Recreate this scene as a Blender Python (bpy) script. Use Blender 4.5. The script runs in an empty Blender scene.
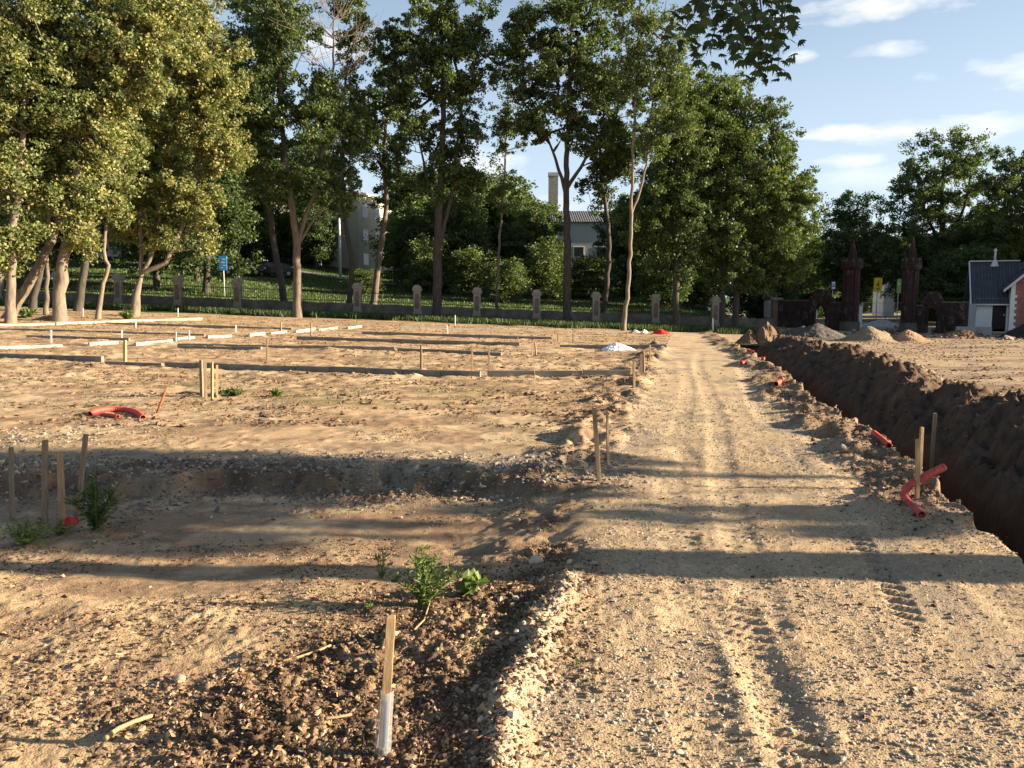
import bpy, math, random
import numpy as np
from mathutils import Vector
C = bpy.context.scene.collection
R = math.radians
rng = np.random.default_rng(7)
random.seed(7)

# ------------------------------------------------------------------ camera mapping
F, CX, CY, EYE = 800.0, 512.0, 384.0, 1.8
TH = math.atan((384 - 296) / 800)
def ray(px, py):
    a, b = (px - CX) / F, (CY - py) / F
    return a, math.cos(TH) + b * math.sin(TH), b * math.cos(TH) - math.sin(TH)
def P(px, py, Y):
    """the point of the line of sight through a pixel that lies at world depth Y"""
    a, dy, dz = ray(px, py)
    t = Y / dy
    return np.array([a * t, Y, EYE + dz * t])

# ------------------------------------------------------------------ noise
def _h(ix, iy, s):
    n = (ix * 374761393 + iy * 668265263 + s * 974711) & 0x7fffffff
    n = ((n ^ (n >> 13)) * 1274126177) & 0x7fffffff
    n = ((n ^ (n >> 15)) * 2246822519) & 0x7fffffff
    return (n & 0xffff) / 65535.0
def vn(x, y, s=0):
    x = np.asarray(x, float); y = np.asarray(y, float)
    ix = np.floor(x).astype(np.int64); iy = np.floor(y).astype(np.int64)
    fx = x - ix; fy = y - iy
    fx = fx * fx * (3 - 2 * fx); fy = fy * fy * (3 - 2 * fy)
    a = _h(ix, iy, s); b = _h(ix + 1, iy, s); c = _h(ix, iy + 1, s); d = _h(ix + 1, iy + 1, s)
    return (a * (1 - fx) + b * fx) * (1 - fy) + (c * (1 - fx) + d * fx) * fy
def fbm(x, y, s=0, o=4, g=0.5):
    r = 0; a = 1; t = 0
    for i in range(o):
        r = r + a * vn(x + i * 17.3, y - i * 9.1, s + i); t += a
        a *= g; x = x * 2.03 + 0.17 * y; y = y * 2.01 - 0.13 * x
    return r / t
def ss(a, b, x):
    t = np.clip((np.asarray(x, float) - a) / (b - a), 0, 1)
    return t * t * (3 - 2 * t)

# ------------------------------------------------------------------ terrain
TY = [-10, 0, 5.67, 5.93, 7.16, 9.23, 10.4, 11.6, 13.8, 18.9, 24.4, 32.7, 60]
TX = [0.8, 2.6, 3.63, 3.66, 3.98, 4.50, 4.72, 4.90, 5.25, 6.46, 7.56, 9.1, 14.6]
def trench_x(y): return np.interp(y, TY, TX)
LY = [-10, 2, 3.24, 4.74, 7.8, 13.8, 22, 37, 60]
LX = [-1.5, -.1, .05, .36, .86, 2.15, 4.0, 7.3, 12.5]
def road_x(y): return np.interp(y, LY, LX)

def base_h(x, y):
    x = np.asarray(x, float); y = np.asarray(y, float)
    zf = np.clip(-0.04 - 0.0375 * x, -0.75, 1.9)
    w = ss(14, 50, y)
    k = np.interp(x, [-26, -15, 14, 19, 25], [.122, .096, .094, .05, 0.0])
    up = np.clip(y - 56.5, 0, 40) * k
    return zf * w + up * ss(54, 60, y)

def zones(x, y):
    n = fbm(x * .9, y * .9, 31, 3)
    n2 = fbm(x * 3, y * 3, 57, 3)
    rl = road_x(y) + (n - .5) * .5
    road = ss(-.08, .18, x - rl)
    org = (1 - road) * ss(-1.35, -.45, x + .25 * (4 - y) + (n - .5) * 1.6) * (1 - ss(4.9, 5.9, y + (n - .5) * 1.0)) * ss(.0, .35, rl - x + .35)
    org = np.clip(org + .9 * ss(.35, .0, np.abs(x - .25)) * ss(2.6, 5.2, y) * (1 - ss(6.6, 8.2, y)) * ss(.35, .6, n2), 0, 1)
    farl = 8.0 + (n - .5) * .9 - .35 * ss(-1, .8, x) * 1.5
    org = np.clip(org + .85 * np.exp(-((y - farl) / .30) ** 2) * (1 - ss(.3, 1.1, x)) * ss(.2, .45, n2), 0, 1)
    rub = ss(-1.0, -.55, x - trench_x(y) + (n - .5) * .7) * (1 - ss(0.05, .2, x - trench_x(y))) * ss(5.5, 7, y)
    rub = np.clip(rub + .8 * np.exp(-((x - road_x(y) + .35) / .5) ** 2) * ss(6.5, 9, y) * (1 - ss(30, 34, y)) * ss(.42, .6, n2), 0, 1)
    tr = ss(0.0, .1, x - trench_x(y)) * (1 - ss(2.2, 3.2, x - trench_x(y) + (n - .5))) * (1 - ss(33.5, 35.5, y))
    return road, org, rub, tr

def macro(x, y):
    """ground with pit, trench and spoil bank, without the fine lumps"""
    z = base_h(x, y)
    n = fbm(x * .8, y * .8, 3, 3)
    n2 = fbm(x * 3.1, y * 3.1, 5, 3)
    # excavated hollow on the left, its far scarp facing the camera
    far = 8.0 + (n - .5) * .9 + (n2 - .5) * .5 - .35 * ss(-1, .8, x) * 1.5
    inside = (1 - ss(-.10, .10, y - far)) * ss(4.4, 6.0, y + (n - .5) * .8)
    rightedge = .55 + (n - .5) * .8 - .0 * y
    inside = inside * (1 - ss(-.9, .3, x - rightedge + (n2 - .5) * .5)) * ss(-12, -8, x)
    z = z - .18 * inside
    # low rim of gravel on top of the scarp
    z = z + .05 * np.exp(-((y - far - .35) / .35) ** 2) * (1 - ss(0, .8, x)) * n2 * 1.6
    # trench
    s = x - trench_x(y) + (n2 - .5) * .16
    prof = np.interp(s, [-.05, .08, .20, .60, .74, .84, 1.0, 1.45, 1.9, 2.35, 3.2], [0, -1.1, -1.45, -1.45, -1.1, -.5, -.28, -.02, .32, .30, 0])
    fall = 1 - ss(33.5, 35, y)
    lump = ss(.75, 1.1, s) * (1 - ss(2.6, 3.4, s)) * ((fbm(x * .8, y * .55, 8, 3) - .5) * .45 + (fbm(x * 2.1, y * 1.8, 9, 5, .6) - .5) * .62 + (fbm(x * 6, y * 6, 19, 4) - .5) * .40)
    z = z + (prof + lump) * fall
    # heaps of earth between road and trench, and along the road's left edge
    road, org, rub, tr = zones(x, y)
    z = z + rub * ((fbm(x * 2.3, y * 2.3, 12, 4) - .36) * .38) * (1 - .4 * ss(4, 6, -y))
    e = np.exp(-((x - road_x(y) + .35) / .45) ** 2) * ss(7, 10, y) * (1 - ss(30, 34, y))
    z = z + e * np.clip(fbm(x * 2.3, y * 1.7, 14, 4) - .47, 0, 1) * .48
    # gentle relief
    z = z + (fbm(x * .35, y * .5, 21, 3) - .5) * .10 * ss(6, 14, y) * (1 - .6 * road)
    # churned rows in the far field
    ff = ss(14, 20, y) * (1 - ss(44, 50, y)) * (1 - road)
    z = z + ff * ((fbm(x * .45, y * 2.2, 23, 3) - .5) * .05)
    # flattened bank of light grit bordering the road close by
    z = z + .075 * np.exp(-((x - road_x(y) + .02 - (n - .5) * .3) / .10) ** 2) * (1 - ss(4.6, 5.4, y)) * (.4 + n2)
    return z

def detail(x, y):
    road, org, rub, tr = zones(x, y)
    far = ss(18, 40, y)
    k = 1 - .5 * far
    lawn = ss(55, 57, y)
    m = fbm(x * 4, y * 4, 41, 4) - .5
    patch = ss(.38, .62, fbm(x * 1.1, y * 1.6, 43, 3))
    z = m * (.040 + .05 * org + .05 * rub + .10 * tr) * (1 - .3 * road)
    c = np.clip(vn(x * 15, y * 15, 44) - .55, 0, 1) * np.clip(vn(x * 5, y * 6, 47), 0, 1)
    z = z + c * (.035 * (1 - road) * (.35 + patch) + .09 * org + .08 * rub + .14 * tr + .016 * road)
    c2 = np.clip(vn(x * 38, y * 38, 45) - .5, 0, 1)
    z = z + c2 * (.012 + .025 * org + .02 * rub) * (.4 + patch)
    z = z + (vn(x * 85, y * 85, 46) - .5) * .0045 * (1 + 2 * org) * (1 - ss(5, 8, y))
    # wheel ruts with lug prints
    for x0, sl, w, dep, ph in ((.72, .135, .12, .020, 0.), (1.42, .20, .07, .016, 1.3)):
        xr = x0 + sl * y + .05 * np.sin(y * .9 + ph)
        d = (x - xr) / w
        mask = np.exp(-d ** 4) * (1 - ss(7.5, 12, y))
        mask = mask * ss(.36, .56, fbm(x * .8 + ph * 5, y * .8, 52, 3))
        z = z - mask * dep * (.4 + fbm(x * 2 + ph, y * 1.3, 48, 2)) + np.exp(-((np.abs(d) - 1.25) / .3) ** 2) * .006 * (1 - ss(6, 9, y)) * vn(x * 9, y * 9, 49) * ss(.4, .6, fbm(x * .8 + ph * 5, y * .8, 52, 3))
        z = z + mask * .024 * ss(.2, .6, np.sin(y * 52 + d * 1.6)) * ss(.42, .5, fbm(x, y * 1.1, 50, 2) + .05)
    for off, dp in ((.80, .007), (1.22, .010), (2.15, .011), (2.58, .006), (3.1, .006)):
        xc = road_x(y) + off + .10 * np.sin(y * .35 + off * 3)
        d = (x - xc) / .13
        on = (1 - ss(22, 30, y)) * ss(.30, .5, fbm(x * .2 + off * 9, y * .25, 53, 2))
        z = z - dp * on * np.exp(-d ** 4) + dp * .3 * on * np.exp(-((np.abs(d) - 1.35) / .35) ** 2) + on * np.exp(-d ** 4) * .005 * np.sin(y * 47 + d * 2) * (1 - ss(6, 9, y))
    ff = ss(12, 18, y) * (1 - ss(46, 52, y)) * (1 - road)
    z = z + ff * np.clip(fbm(x * 2.2, y * 3.5, 51, 3) - .52, 0, 1) * .20
    return z * k * (1 - .8 * lawn)

def H(x, y):
    return macro(x, y) + detail(x, y)
def H1(x, y): return float(H(np.array([x]), np.array([y]))[0])
def B1(x, y): return float(base_h(np.array([x]), np.array([y]))[0])
def G(px, py, fn=H1):
    """where the line of sight through a pixel first meets the ground"""
    a, dy, dz = ray(px, py)
    ys = np.geomspace(1.5, 140, 5000); t = ys / dy
    X = a * t; Z = EYE + dz * t
    h = macro(X, ys) if fn is H1 else base_h(X, ys)
    hit = np.nonzero(Z <= h)[0]
    i = hit[0] if len(hit) else len(ys) - 1
    return np.array([X[i], ys[i], fn(X[i], ys[i])])

# ------------------------------------------------------------------ mesh helpers
def link(o, parent=None):
    C.objects.link(o)
    if parent is not None: o.parent = parent
    return o
def mesh_np(name, V, faces, mats, parent=None, col=None, smooth=False, origin=None, midx=None):
    V = np.asarray(V, np.float32)
    if origin is not None: V = V - np.asarray(origin, np.float32)
    me = bpy.data.meshes.new(name)
    me.vertices.add(len(V)); me.vertices.foreach_set('co', V.ravel())
    if isinstance(faces, np.ndarray):
        n, k = faces.shape
        me.loops.add(n * k); me.loops.foreach_set('vertex_index', faces.astype(np.int32).ravel())
        me.polygons.add(n); me.polygons.foreach_set('loop_start', np.arange(0, n * k, k, dtype=np.int32))
    else:
        ln = np.array([len(f) for f in faces], np.int32)
        fl = np.array([i for f in faces for i in f], np.int32)
        me.loops.add(len(fl)); me.loops.foreach_set('vertex_index', fl)
        me.polygons.add(len(ln)); me.polygons.foreach_set('loop_start', np.concatenate([[0], np.cumsum(ln)[:-1]]).astype(np.int32))
    if midx is not None: me.polygons.foreach_set('material_index', np.asarray(midx, np.int32))
    me.update(calc_edges=True); me.validate()
    me.polygons.foreach_set('use_smooth', np.full(len(me.polygons), bool(smooth)))
    if col is not None:
        at = me.color_attributes.new('tint', 'FLOAT_COLOR', 'POINT')
        c = np.ones((len(V), 4), np.float32); c[:, :3] = col
        at.data.foreach_set('color', c.ravel())
    for m in (mats if isinstance(mats, (list, tuple)) else [mats]): me.materials.append(m)
    o = bpy.data.objects.new(name, me)
    if origin is not None and parent is None: o.location = origin
    elif origin is not None: o.location = (0, 0, 0)
    return link(o, parent)
def tag(o, label=None, cat=None, group=None, kind=None):
    if label: o['label'] = label
    if cat: o['category'] = cat
    if group: o['group'] = group
    if kind: o['kind'] = kind
    return o
def thing(name, loc, label, cat, group=None, rz=0):
    o = bpy.data.objects.new(name, None); C.objects.link(o)
    o.location = loc; o.rotation_euler = (0, 0, rz)
    o.empty_display_size = .2
    return tag(o, label, cat, group)

class MB:
    def __init__(s): s.v = []; s.f = []
    def add(s, v, f):
        n = len(s.v); s.v += [tuple(map(float, p)) for p in v]; s.f += [tuple(i + n for i in q) for q in f]; return s
    def box(s, x0, x1, y0, y1, z0, z1):
        return s.add([(x0, y0, z0), (x1, y0, z0), (x1, y1, z0), (x0, y1, z0), (x0, y0, z1), (x1, y0, z1), (x1, y1, z1), (x0, y1, z1)],
              [(0, 3, 2, 1), (4, 5, 6, 7), (0, 1, 5, 4), (1, 2, 6, 5), (2, 3, 7, 6), (3, 0, 4, 7)])
    def prism(s, poly, y0, y1):
        """polygon in xz extruded along y"""
        n = len(poly)
        v = [(x, y0, z) for x, z in poly] + [(x, y1, z) for x, z in poly]
        f = [tuple(range(n)), tuple(range(2 * n - 1, n - 1, -1))] + [(i, i + n, (i + 1) % n + n, (i + 1) % n) for i in range(n)]
        return s.add(v, f)
    def prismx(s, poly, x0, x1):
        n = len(poly)
        v = [(x0, y, z) for y, z in poly] + [(x1, y, z) for y, z in poly]
        f = [tuple(range(n - 1, -1, -1)), tuple(range(n, 2 * n))] + [(i, (i + 1) % n, (i + 1) % n + n, i + n) for i in range(n)]
        return s.add(v, f)
    def frustum(s, cx, cy, z0, z1, r0, r1, n=8, rot=0):
        v = []
        for z, r in ((z0, r0), (z1, r1)):
            for i in range(n):
                a = rot + 2 * math.pi * i / n
                v.append((cx + r * math.cos(a), cy + r * math.sin(a), z))
        f = [(i, (i + 1) % n, (i + 1) % n + n, i + n) for i in range(n)] + [tuple(range(n - 1, -1, -1)), tuple(range(n, 2 * n))]
        return s.add(v, f)
    def tube(s, pts, rad, n=8):
        v, f = tube_np(np.array(pts, float), np.array([rad] * len(pts) if np.isscalar(rad) else rad, float), n)
        s.add(v, [tuple(q) for q in f])
        k = len(s.v) - len(v)
        s.f.append(tuple(k + i for i in range(n - 1, -1, -1))); s.f.append(tuple(len(s.v) - n + i for i in range(n)))
        return s
    def build(s, name, mat, parent=None, smooth=False, bevel=0):
        o = mesh_np(name, np.array(s.v), s.f, mat, parent, smooth=smooth)
        if bevel:
            b = o.modifiers.new('bevel', 'BEVEL'); b.width = bevel; b.segments = 2; b.limit_method = 'ANGLE'
        return o
def tube_np(pts, rad, n=6):
    m = len(pts)
    t = np.gradient(pts, axis=0) if m > 1 else np.array([[0, 0, 1.]])
    t /= np.linalg.norm(t, axis=1, keepdims=True) + 1e-9
    up = np.array([0, 0, 1.]) if abs(t[0, 2]) < .9 else np.array([1., 0, 0])
    u = np.cross(t, up); u /= np.linalg.norm(u, axis=1, keepdims=True) + 1e-9
    w = np.cross(t, u)
    a = np.arange(n) * 2 * math.pi / n
    V = pts[:, None, :] + rad[:, None, None] * (np.cos(a)[None, :, None] * u[:, None, :] + np.sin(a)[None, :, None] * w[:, None, :])
    V = V.reshape(-1, 3)
    i = np.arange(m - 1)[:, None] * n; j = np.arange(n)[None, :]; j2 = (j + 1) % n
    Fc = np.stack([i + j, i + j2, i + j2 + n, i + j + n], -1).reshape(-1, 4)
    return V, Fc

# ------------------------------------------------------------------ materials
def new_mat(name):
    m = bpy.data.materials.new(name); m.use_nodes = True
    nt = m.node_tree; b = nt.nodes['Principled BSDF']
    b.inputs['Specular IOR Level'].default_value = .25
    return m, nt, b
def plain(name, col, rough=.8, var=.25, scale=6, bump=.2, bscale=40, metal=0, spec=.25, stretch=None):
    m, nt, b = new_mat(name); N = nt.nodes.new; L = nt.links.new
    tc = N('ShaderNodeTexCoord'); src = tc.outputs['Object']
    if stretch:
        mp = N('ShaderNodeMapping'); mp.inputs['Scale'].default_value = stretch; L(src, mp.inputs[0]); src = mp.outputs[0]
    no = N('ShaderNodeTexNoise'); no.inputs['Scale'].default_value = scale; no.inputs['Detail'].default_value = 6; no.inputs['Roughness'].default_value = .65
    L(src, no.inputs['Vector'])
    r = N('ShaderNodeMapRange'); r.inputs[1].default_value = .3; r.inputs[2].default_value = .7; r.inputs[3].default_value = 1 - var; r.inputs[4].default_value = 1 + var
    L(no.outputs[0], r.inputs[0])
    mx = N('ShaderNodeMix'); mx.data_type = 'RGBA'; mx.blend_type = 'MULTIPLY'; mx.inputs[0].default_value = 1
    mx.inputs[6].default_value = (*col, 1); L(r.outputs[0], mx.inputs[7]); L(mx.outputs[2], b.inputs['Base Color'])
    b.inputs['Roughness'].default_value = rough; b.inputs['Metallic'].default_value = metal; b.inputs['Specular IOR Level'].default_value = spec
    if bump:
        n2 = N('ShaderNodeTexNoise'); n2.inputs['Scale'].default_value = bscale; n2.inputs['Detail'].default_value = 4; L(src, n2.inputs['Vector'])
        bp = N('ShaderNodeBump'); bp.inputs['Strength'].default_value = bump; bp.inputs['Distance'].default_value = .02
        L(n2.outputs[0], bp.inputs['Height']); L(bp.outputs[0], b.inputs['Normal'])
    return m
def leaf_mat(name, sat=1):
    m = bpy.data.materials.new(name); m.use_nodes = True; nt = m.node_tree; N = nt.nodes.new; L = nt.links.new
    nt.nodes.clear()
    at = N('ShaderNodeAttribute'); at.attribute_name = 'tint'
    d = N('ShaderNodeBsdfDiffuse'); t = N('ShaderNodeBsdfTranslucent'); g = N('ShaderNodeBsdfGlossy'); g.inputs['Roughness'].default_value = .55
    L(at.outputs['Color'], d.inputs[0])
    mx = N('ShaderNodeMix'); mx.data_type = 'RGBA'; mx.blend_type = 'MULTIPLY'; mx.inputs[0].default_value = 1
    mx.inputs[7].default_value = (1.1, 1.3, .6, 1); L(at.outputs['Color'], mx.inputs[6]); L(mx.outputs[2], t.inputs[0])
    g.inputs[0].default_value = (.6, .65, .6, 1)
    m1 = N('ShaderNodeMixShader'); m1.inputs[0].default_value = .30; L(d.outputs[0], m1.inputs[1]); L(t.outputs[0], m1.inputs[2])
    m2 = N('ShaderNodeMixShader'); m2.inputs[0].default_value = .035; L(m1.outputs[0], m2.inputs[1]); L(g.outputs[0], m2.inputs[2])
    o = N('ShaderNodeOutputMaterial'); L(m2.outputs[0], o.inputs[0])
    return m
def attr_mat(name, rough=.9, nscale=60, var=.35, bump=.5, bscale=120, dist=.01):
    m, nt, b = new_mat(name); N = nt.nodes.new; L = nt.links.new
    at = N('ShaderNodeAttribute'); at.attribute_name = 'tint'
    tc = N('ShaderNodeTexCoord')
    n1 = N('ShaderNodeTexNoise'); n1.inputs['Scale'].default_value = nscale; n1.inputs['Detail'].default_value = 8; n1.inputs['Roughness'].default_value = .75
    L(tc.outputs['Object'], n1.inputs['Vector'])
    n0 = N('ShaderNodeTexNoise'); n0.inputs['Scale'].default_value = nscale / 14; n0.inputs['Detail'].default_value = 5; L(tc.outputs['Object'], n0.inputs['Vector'])
    r = N('ShaderNodeMapRange'); r.inputs[1].default_value = .3; r.inputs[2].default_value = .7; r.inputs[3].default_value = 1 - var; r.inputs[4].default_value = 1 + var
    L(n1.outputs[0], r.inputs[0])
    r0 = N('ShaderNodeMapRange'); r0.inputs[1].default_value = .3; r0.inputs[2].default_value = .7; r0.inputs[3].default_value = .86; r0.inputs[4].default_value = 1.14
    L(n0.outputs[0], r0.inputs[0])
    mu = N('ShaderNodeMath'); mu.operation = 'MULTIPLY'; L(r.outputs[0], mu.inputs[0]); L(r0.outputs[0], mu.inputs[1])
    mx = N('ShaderNodeMix'); mx.data_type = 'RGBA'; mx.blend_type = 'MULTIPLY'; mx.inputs[0].default_value = 1
    L(at.outputs['Color'], mx.inputs[6]); L(mu.outputs[0], mx.inputs[7]); L(mx.outputs[2], b.inputs['Base Color'])
    b.inputs['Roughness'].default_value = rough; b.inputs['Specular IOR Level'].default_value = .12
    if bump:
        n2 = N('ShaderNodeTexVoronoi'); n2.inputs['Scale'].default_value = bscale; L(tc.outputs['Object'], n2.inputs['Vector'])
        bp = N('ShaderNodeBump'); bp.inputs['Strength'].default_value = bump; bp.inputs['Distance'].default_value = dist; bp.invert = True
        L(n2.outputs['Distance'], bp.inputs['Height'])
        n3 = N('ShaderNodeBump'); n3.inputs['Strength'].default_value = bump; n3.inputs['Distance'].default_value = dist * 1.5
        L(n1.outputs[0], n3.inputs['Height']); L(bp.outputs[0], n3.inputs['Normal']); L(n3.outputs[0], b.inputs['Normal'])
    return m
def brick_mat(name, c1, c2, mortar, scale=1.0, stain=.4):
    m, nt, b = new_mat(name); N = nt.nodes.new; L = nt.links.new
    tc = N('ShaderNodeTexCoord'); mp = N('ShaderNodeMapping'); mp.inputs['Rotation'].default_value = (R(90), 0, 0)
    L(tc.outputs['Object'], mp.inputs[0])
    br = N('ShaderNodeTexBrick'); br.inputs['Scale'].default_value = scale
    br.inputs['Color1'].default_value = (*c1, 1); br.inputs['Color2'].default_value = (*c2, 1); br.inputs['Mortar'].default_value = (*mortar, 1)
    br.inputs['Brick Width'].default_value = .26; br.inputs['Row Height'].default_value = .085; br.inputs['Mortar Size'].default_value = .008
    L(mp.outputs[0], br.inputs['Vector'])
    no = N('ShaderNodeTexNoise'); no.inputs['Scale'].default_value = 1.7; no.inputs['Detail'].default_value = 8; no.inputs['Roughness'].default_value = .7
    m2 = N('ShaderNodeMapping'); m2.inputs['Scale'].default_value = (1.2, 1.2, .8); L(tc.outputs['Object'], m2.inputs[0]); L(m2.outputs[0], no.inputs['Vector'])
    r = N('ShaderNodeMapRange'); r.inputs[1].default_value = .35; r.inputs[2].default_value = .65; r.inputs[3].default_value = 1 - stain; r.inputs[4].default_value = 1.15
    L(no.outputs[0], r.inputs[0])
    mx = N('ShaderNodeMix'); mx.data_type = 'RGBA'; mx.blend_type = 'MULTIPLY'; mx.inputs[0].default_value = 1
    L(br.outputs[0], mx.inputs[6]); L(r.outputs[0], mx.inputs[7])
    n3 = N('ShaderNodeTexNoise'); n3.inputs['Scale'].default_value = 2.2; n3.inputs['Detail'].default_value = 7; n3.inputs['Roughness'].default_value = .75
    m3 = N('ShaderNodeMapping'); m3.inputs['Scale'].default_value = (1.5, 1.5, .8); m3.inputs['Location'].default_value = (3, 1, 2); L(tc.outputs['Object'], m3.inputs[0]); L(m3.outputs[0], n3.inputs['Vector'])
    r3 = N('ShaderNodeMapRange'); r3.inputs[1].default_value = .54; r3.inputs[2].default_value = .68; r3.inputs[3].default_value = 0; r3.inputs[4].default_value = stain * .75
    L(n3.outputs[0], r3.inputs[0])
    m4 = N('ShaderNodeMix'); m4.data_type = 'RGBA'; L(r3.outputs[0], m4.inputs[0]); L(mx.outputs[2], m4.inputs[6]); m4.inputs[7].default_value = (.30, .25, .22, 1)
    L(m4.outputs[2], b.inputs['Base Color']); b.inputs['Roughness'].default_value = .9
    return m

M = {}
M['ground'] = attr_mat('soil', nscale=55, var=.32, bump=.55, bscale=90, dist=.006)
M['stone'] = attr_mat('loose_stone', nscale=90, var=.2, bump=.3, bscale=200, dist=.002)
M['heap'] = attr_mat('heaped_soil', nscale=18, var=.35, bump=.7, bscale=22, dist=.05)
M['leaf'] = leaf_mat('leaf')
M['bark'] = plain('bark_brown', (.15, .12, .09), .9, .45, 3, .9, 14, stretch=(3, 3, .6))
M['bark_pale'] = plain('bark_pale', (.19, .155, .115), .9, .45, 3, .9, 14, stretch=(3, 3, .6))
M['bark_dark'] = plain('bark_dark', (.07, .06, .05), .9, .4, 3, .9, 14, stretch=(3, 3, .6))
M['wood'] = plain('stake_wood', (.40, .27, .14), .8, .3, 9, .3, 60, stretch=(8, 8, 1))
M['wood_old'] = plain('weathered_wood', (.26, .19, .12), .85, .3, 9, .3, 60, stretch=(8, 8, 1))
M['white_wood'] = plain('painted_stake', (.7, .68, .62), .7, .15)
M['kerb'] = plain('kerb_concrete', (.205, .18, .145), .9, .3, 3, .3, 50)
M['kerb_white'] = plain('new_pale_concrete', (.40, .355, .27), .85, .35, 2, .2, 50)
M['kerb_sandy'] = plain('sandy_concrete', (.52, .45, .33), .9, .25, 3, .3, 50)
M['red_pipe'] = plain('red_plastic_duct', (.50, .075, .055), .6, .4, 14, .05, 90, spec=.45)
M['rust'] = plain('rusty_iron', (.28, .10, .045), .8, .35, 20, .3, 90)
M['white_film'] = plain('white_film', (.78, .78, .76), .45, .12, 6, .1, 30, spec=.4)
M['red_film'] = plain('red_film', (.60, .03, .03), .5, .2, 6, .1, 30)
M['grey_film'] = plain('grey_wrapping', (.42, .41, .40), .6, .3, 6, .2, 30)
M['paper'] = plain('paper_label', (.30, .32, .35), .6, .06, 12, 0)
M['iron'] = plain('dark_iron', (.02, .02, .02), .6, .2)
M['stonewall'] = plain('weathered_plinth', (.105, .098, .082), .95, .45, 1.6, .5, 9)
M['pillar'] = plain('pillar_plaster', (.25, .225, .19), .9, .35, 3, .4, 20)
M['brick_dark'] = brick_mat('dark_gate_brick', (.062, .027, .023), (.042, .020, .018), (.07, .06, .052), 1, .65)
M['brick_red'] = brick_mat('red_house_brick', (.36, .13, .085), (.27, .09, .06), (.32, .26, .22), 1, .2)
M['brick_pillar'] = brick_mat('pillar_brick', (.20, .10, .075), (.16, .08, .06), (.30, .25, .22), 1, .4)
M['plaster'] = plain('white_plaster', (.80, .79, .75), .9, .07, 2, .15, 20)
M['beige'] = plain('beige_render', (.40, .37, .31), .9, .1, .6, .1, 10)
M['ochre'] = plain('pale_yellow_render', (.62, .55, .40), .9, .08, .6, .1, 10)
M['grey_wall'] = plain('grey_render', (.33, .34, .35), .9, .1, .6, .1, 10)
M['roof'] = plain('corrugated_roof', (.075, .085, .095), .75, .2, 2, .2, 20)
def corrugated():
    m = M['roof']; nt = m.node_tree; N = nt.nodes.new; L = nt.links.new; b = nt.nodes['Principled BSDF']
    tc = N('ShaderNodeTexCoord'); sp = N('ShaderNodeSeparateXYZ'); L(tc.outputs['Object'], sp.inputs[0])
    a = N('ShaderNodeMath'); a.operation = 'MULTIPLY'; a.inputs[1].default_value = 21; L(sp.outputs[0], a.inputs[0])
    c = N('ShaderNodeMath'); c.operation = 'SINE'; L(a.outputs[0], c.inputs[0])
    bp = N('ShaderNodeBump'); bp.inputs['Distance'].default_value = .05; bp.inputs['Strength'].default_value = 1; L(c.outputs[0], bp.inputs['Height']); L(bp.outputs[0], b.inputs['Normal'])
corrugated()
M['roof_edge'] = plain('roof_trim', (.62, .63, .64), .6, .08)
M['door'] = plain('dark_door', (.035, .030, .027), .7, .3, 6, .2, 30, stretch=(6, 6, .5))
M['glass'] = plain('window_glass', (.03, .035, .045), .12, .1, 3, 0, spec=.6)
M['concrete'] = plain('grey_concrete', (.38, .36, .33), .9, .2, 2, .3, 20)
M['pole'] = plain('pale_pole', (.55, .55, .53), .7, .1)
M['blue'] = plain('blue_board', (.06, .33, .72), .5, .04, 4, 0)
M['navy'] = plain('navy_board', (.03, .06, .18), .5, .04, 4, 0)
M['yellow'] = plain('yellow_board', (.80, .50, .03), .5, .04, 4, 0)
M['green_board'] = plain('green_board', (.33, .55, .12), .5, .04, 4, 0)
M['white'] = plain('white_board', (.8, .8, .8), .5, .03, 4, 0)
M['black'] = plain('black_paint', (.02, .02, .02), .5, .03, 4, 0)
M['asphalt'] = plain('path_paving', (.26, .24, .22), .9, .2, 2, .2, 20)
M['car_dark'] = plain('dark_car_paint', (.03, .035, .05), .3, .05, 2, 0, spec=.6)
M['car_silver'] = plain('silver_car_paint', (.30, .31, .33), .3, .05, 2, 0, spec=.6)
M['tyre'] = plain('tyre_rubber', (.02, .02, .02), .85, .1)
M['rim'] = plain('wheel_rim', (.45, .45, .45), .35, .1, metal=.6)
M['lamp'] = plain('headlamp_glass', (.7, .7, .68), .2, .05, spec=.6)
def clear_film():
    m, nt, b = new_mat('clear_plastic_sleeve')
    b.inputs['Base Color'].default_value = (.6, .62, .64, 1); b.inputs['Roughness'].default_value = .18
    b.inputs['Alpha'].default_value = .26; b.inputs['Specular IOR Level'].default_value = .8
    return m
M['clear'] = clear_film()

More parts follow.
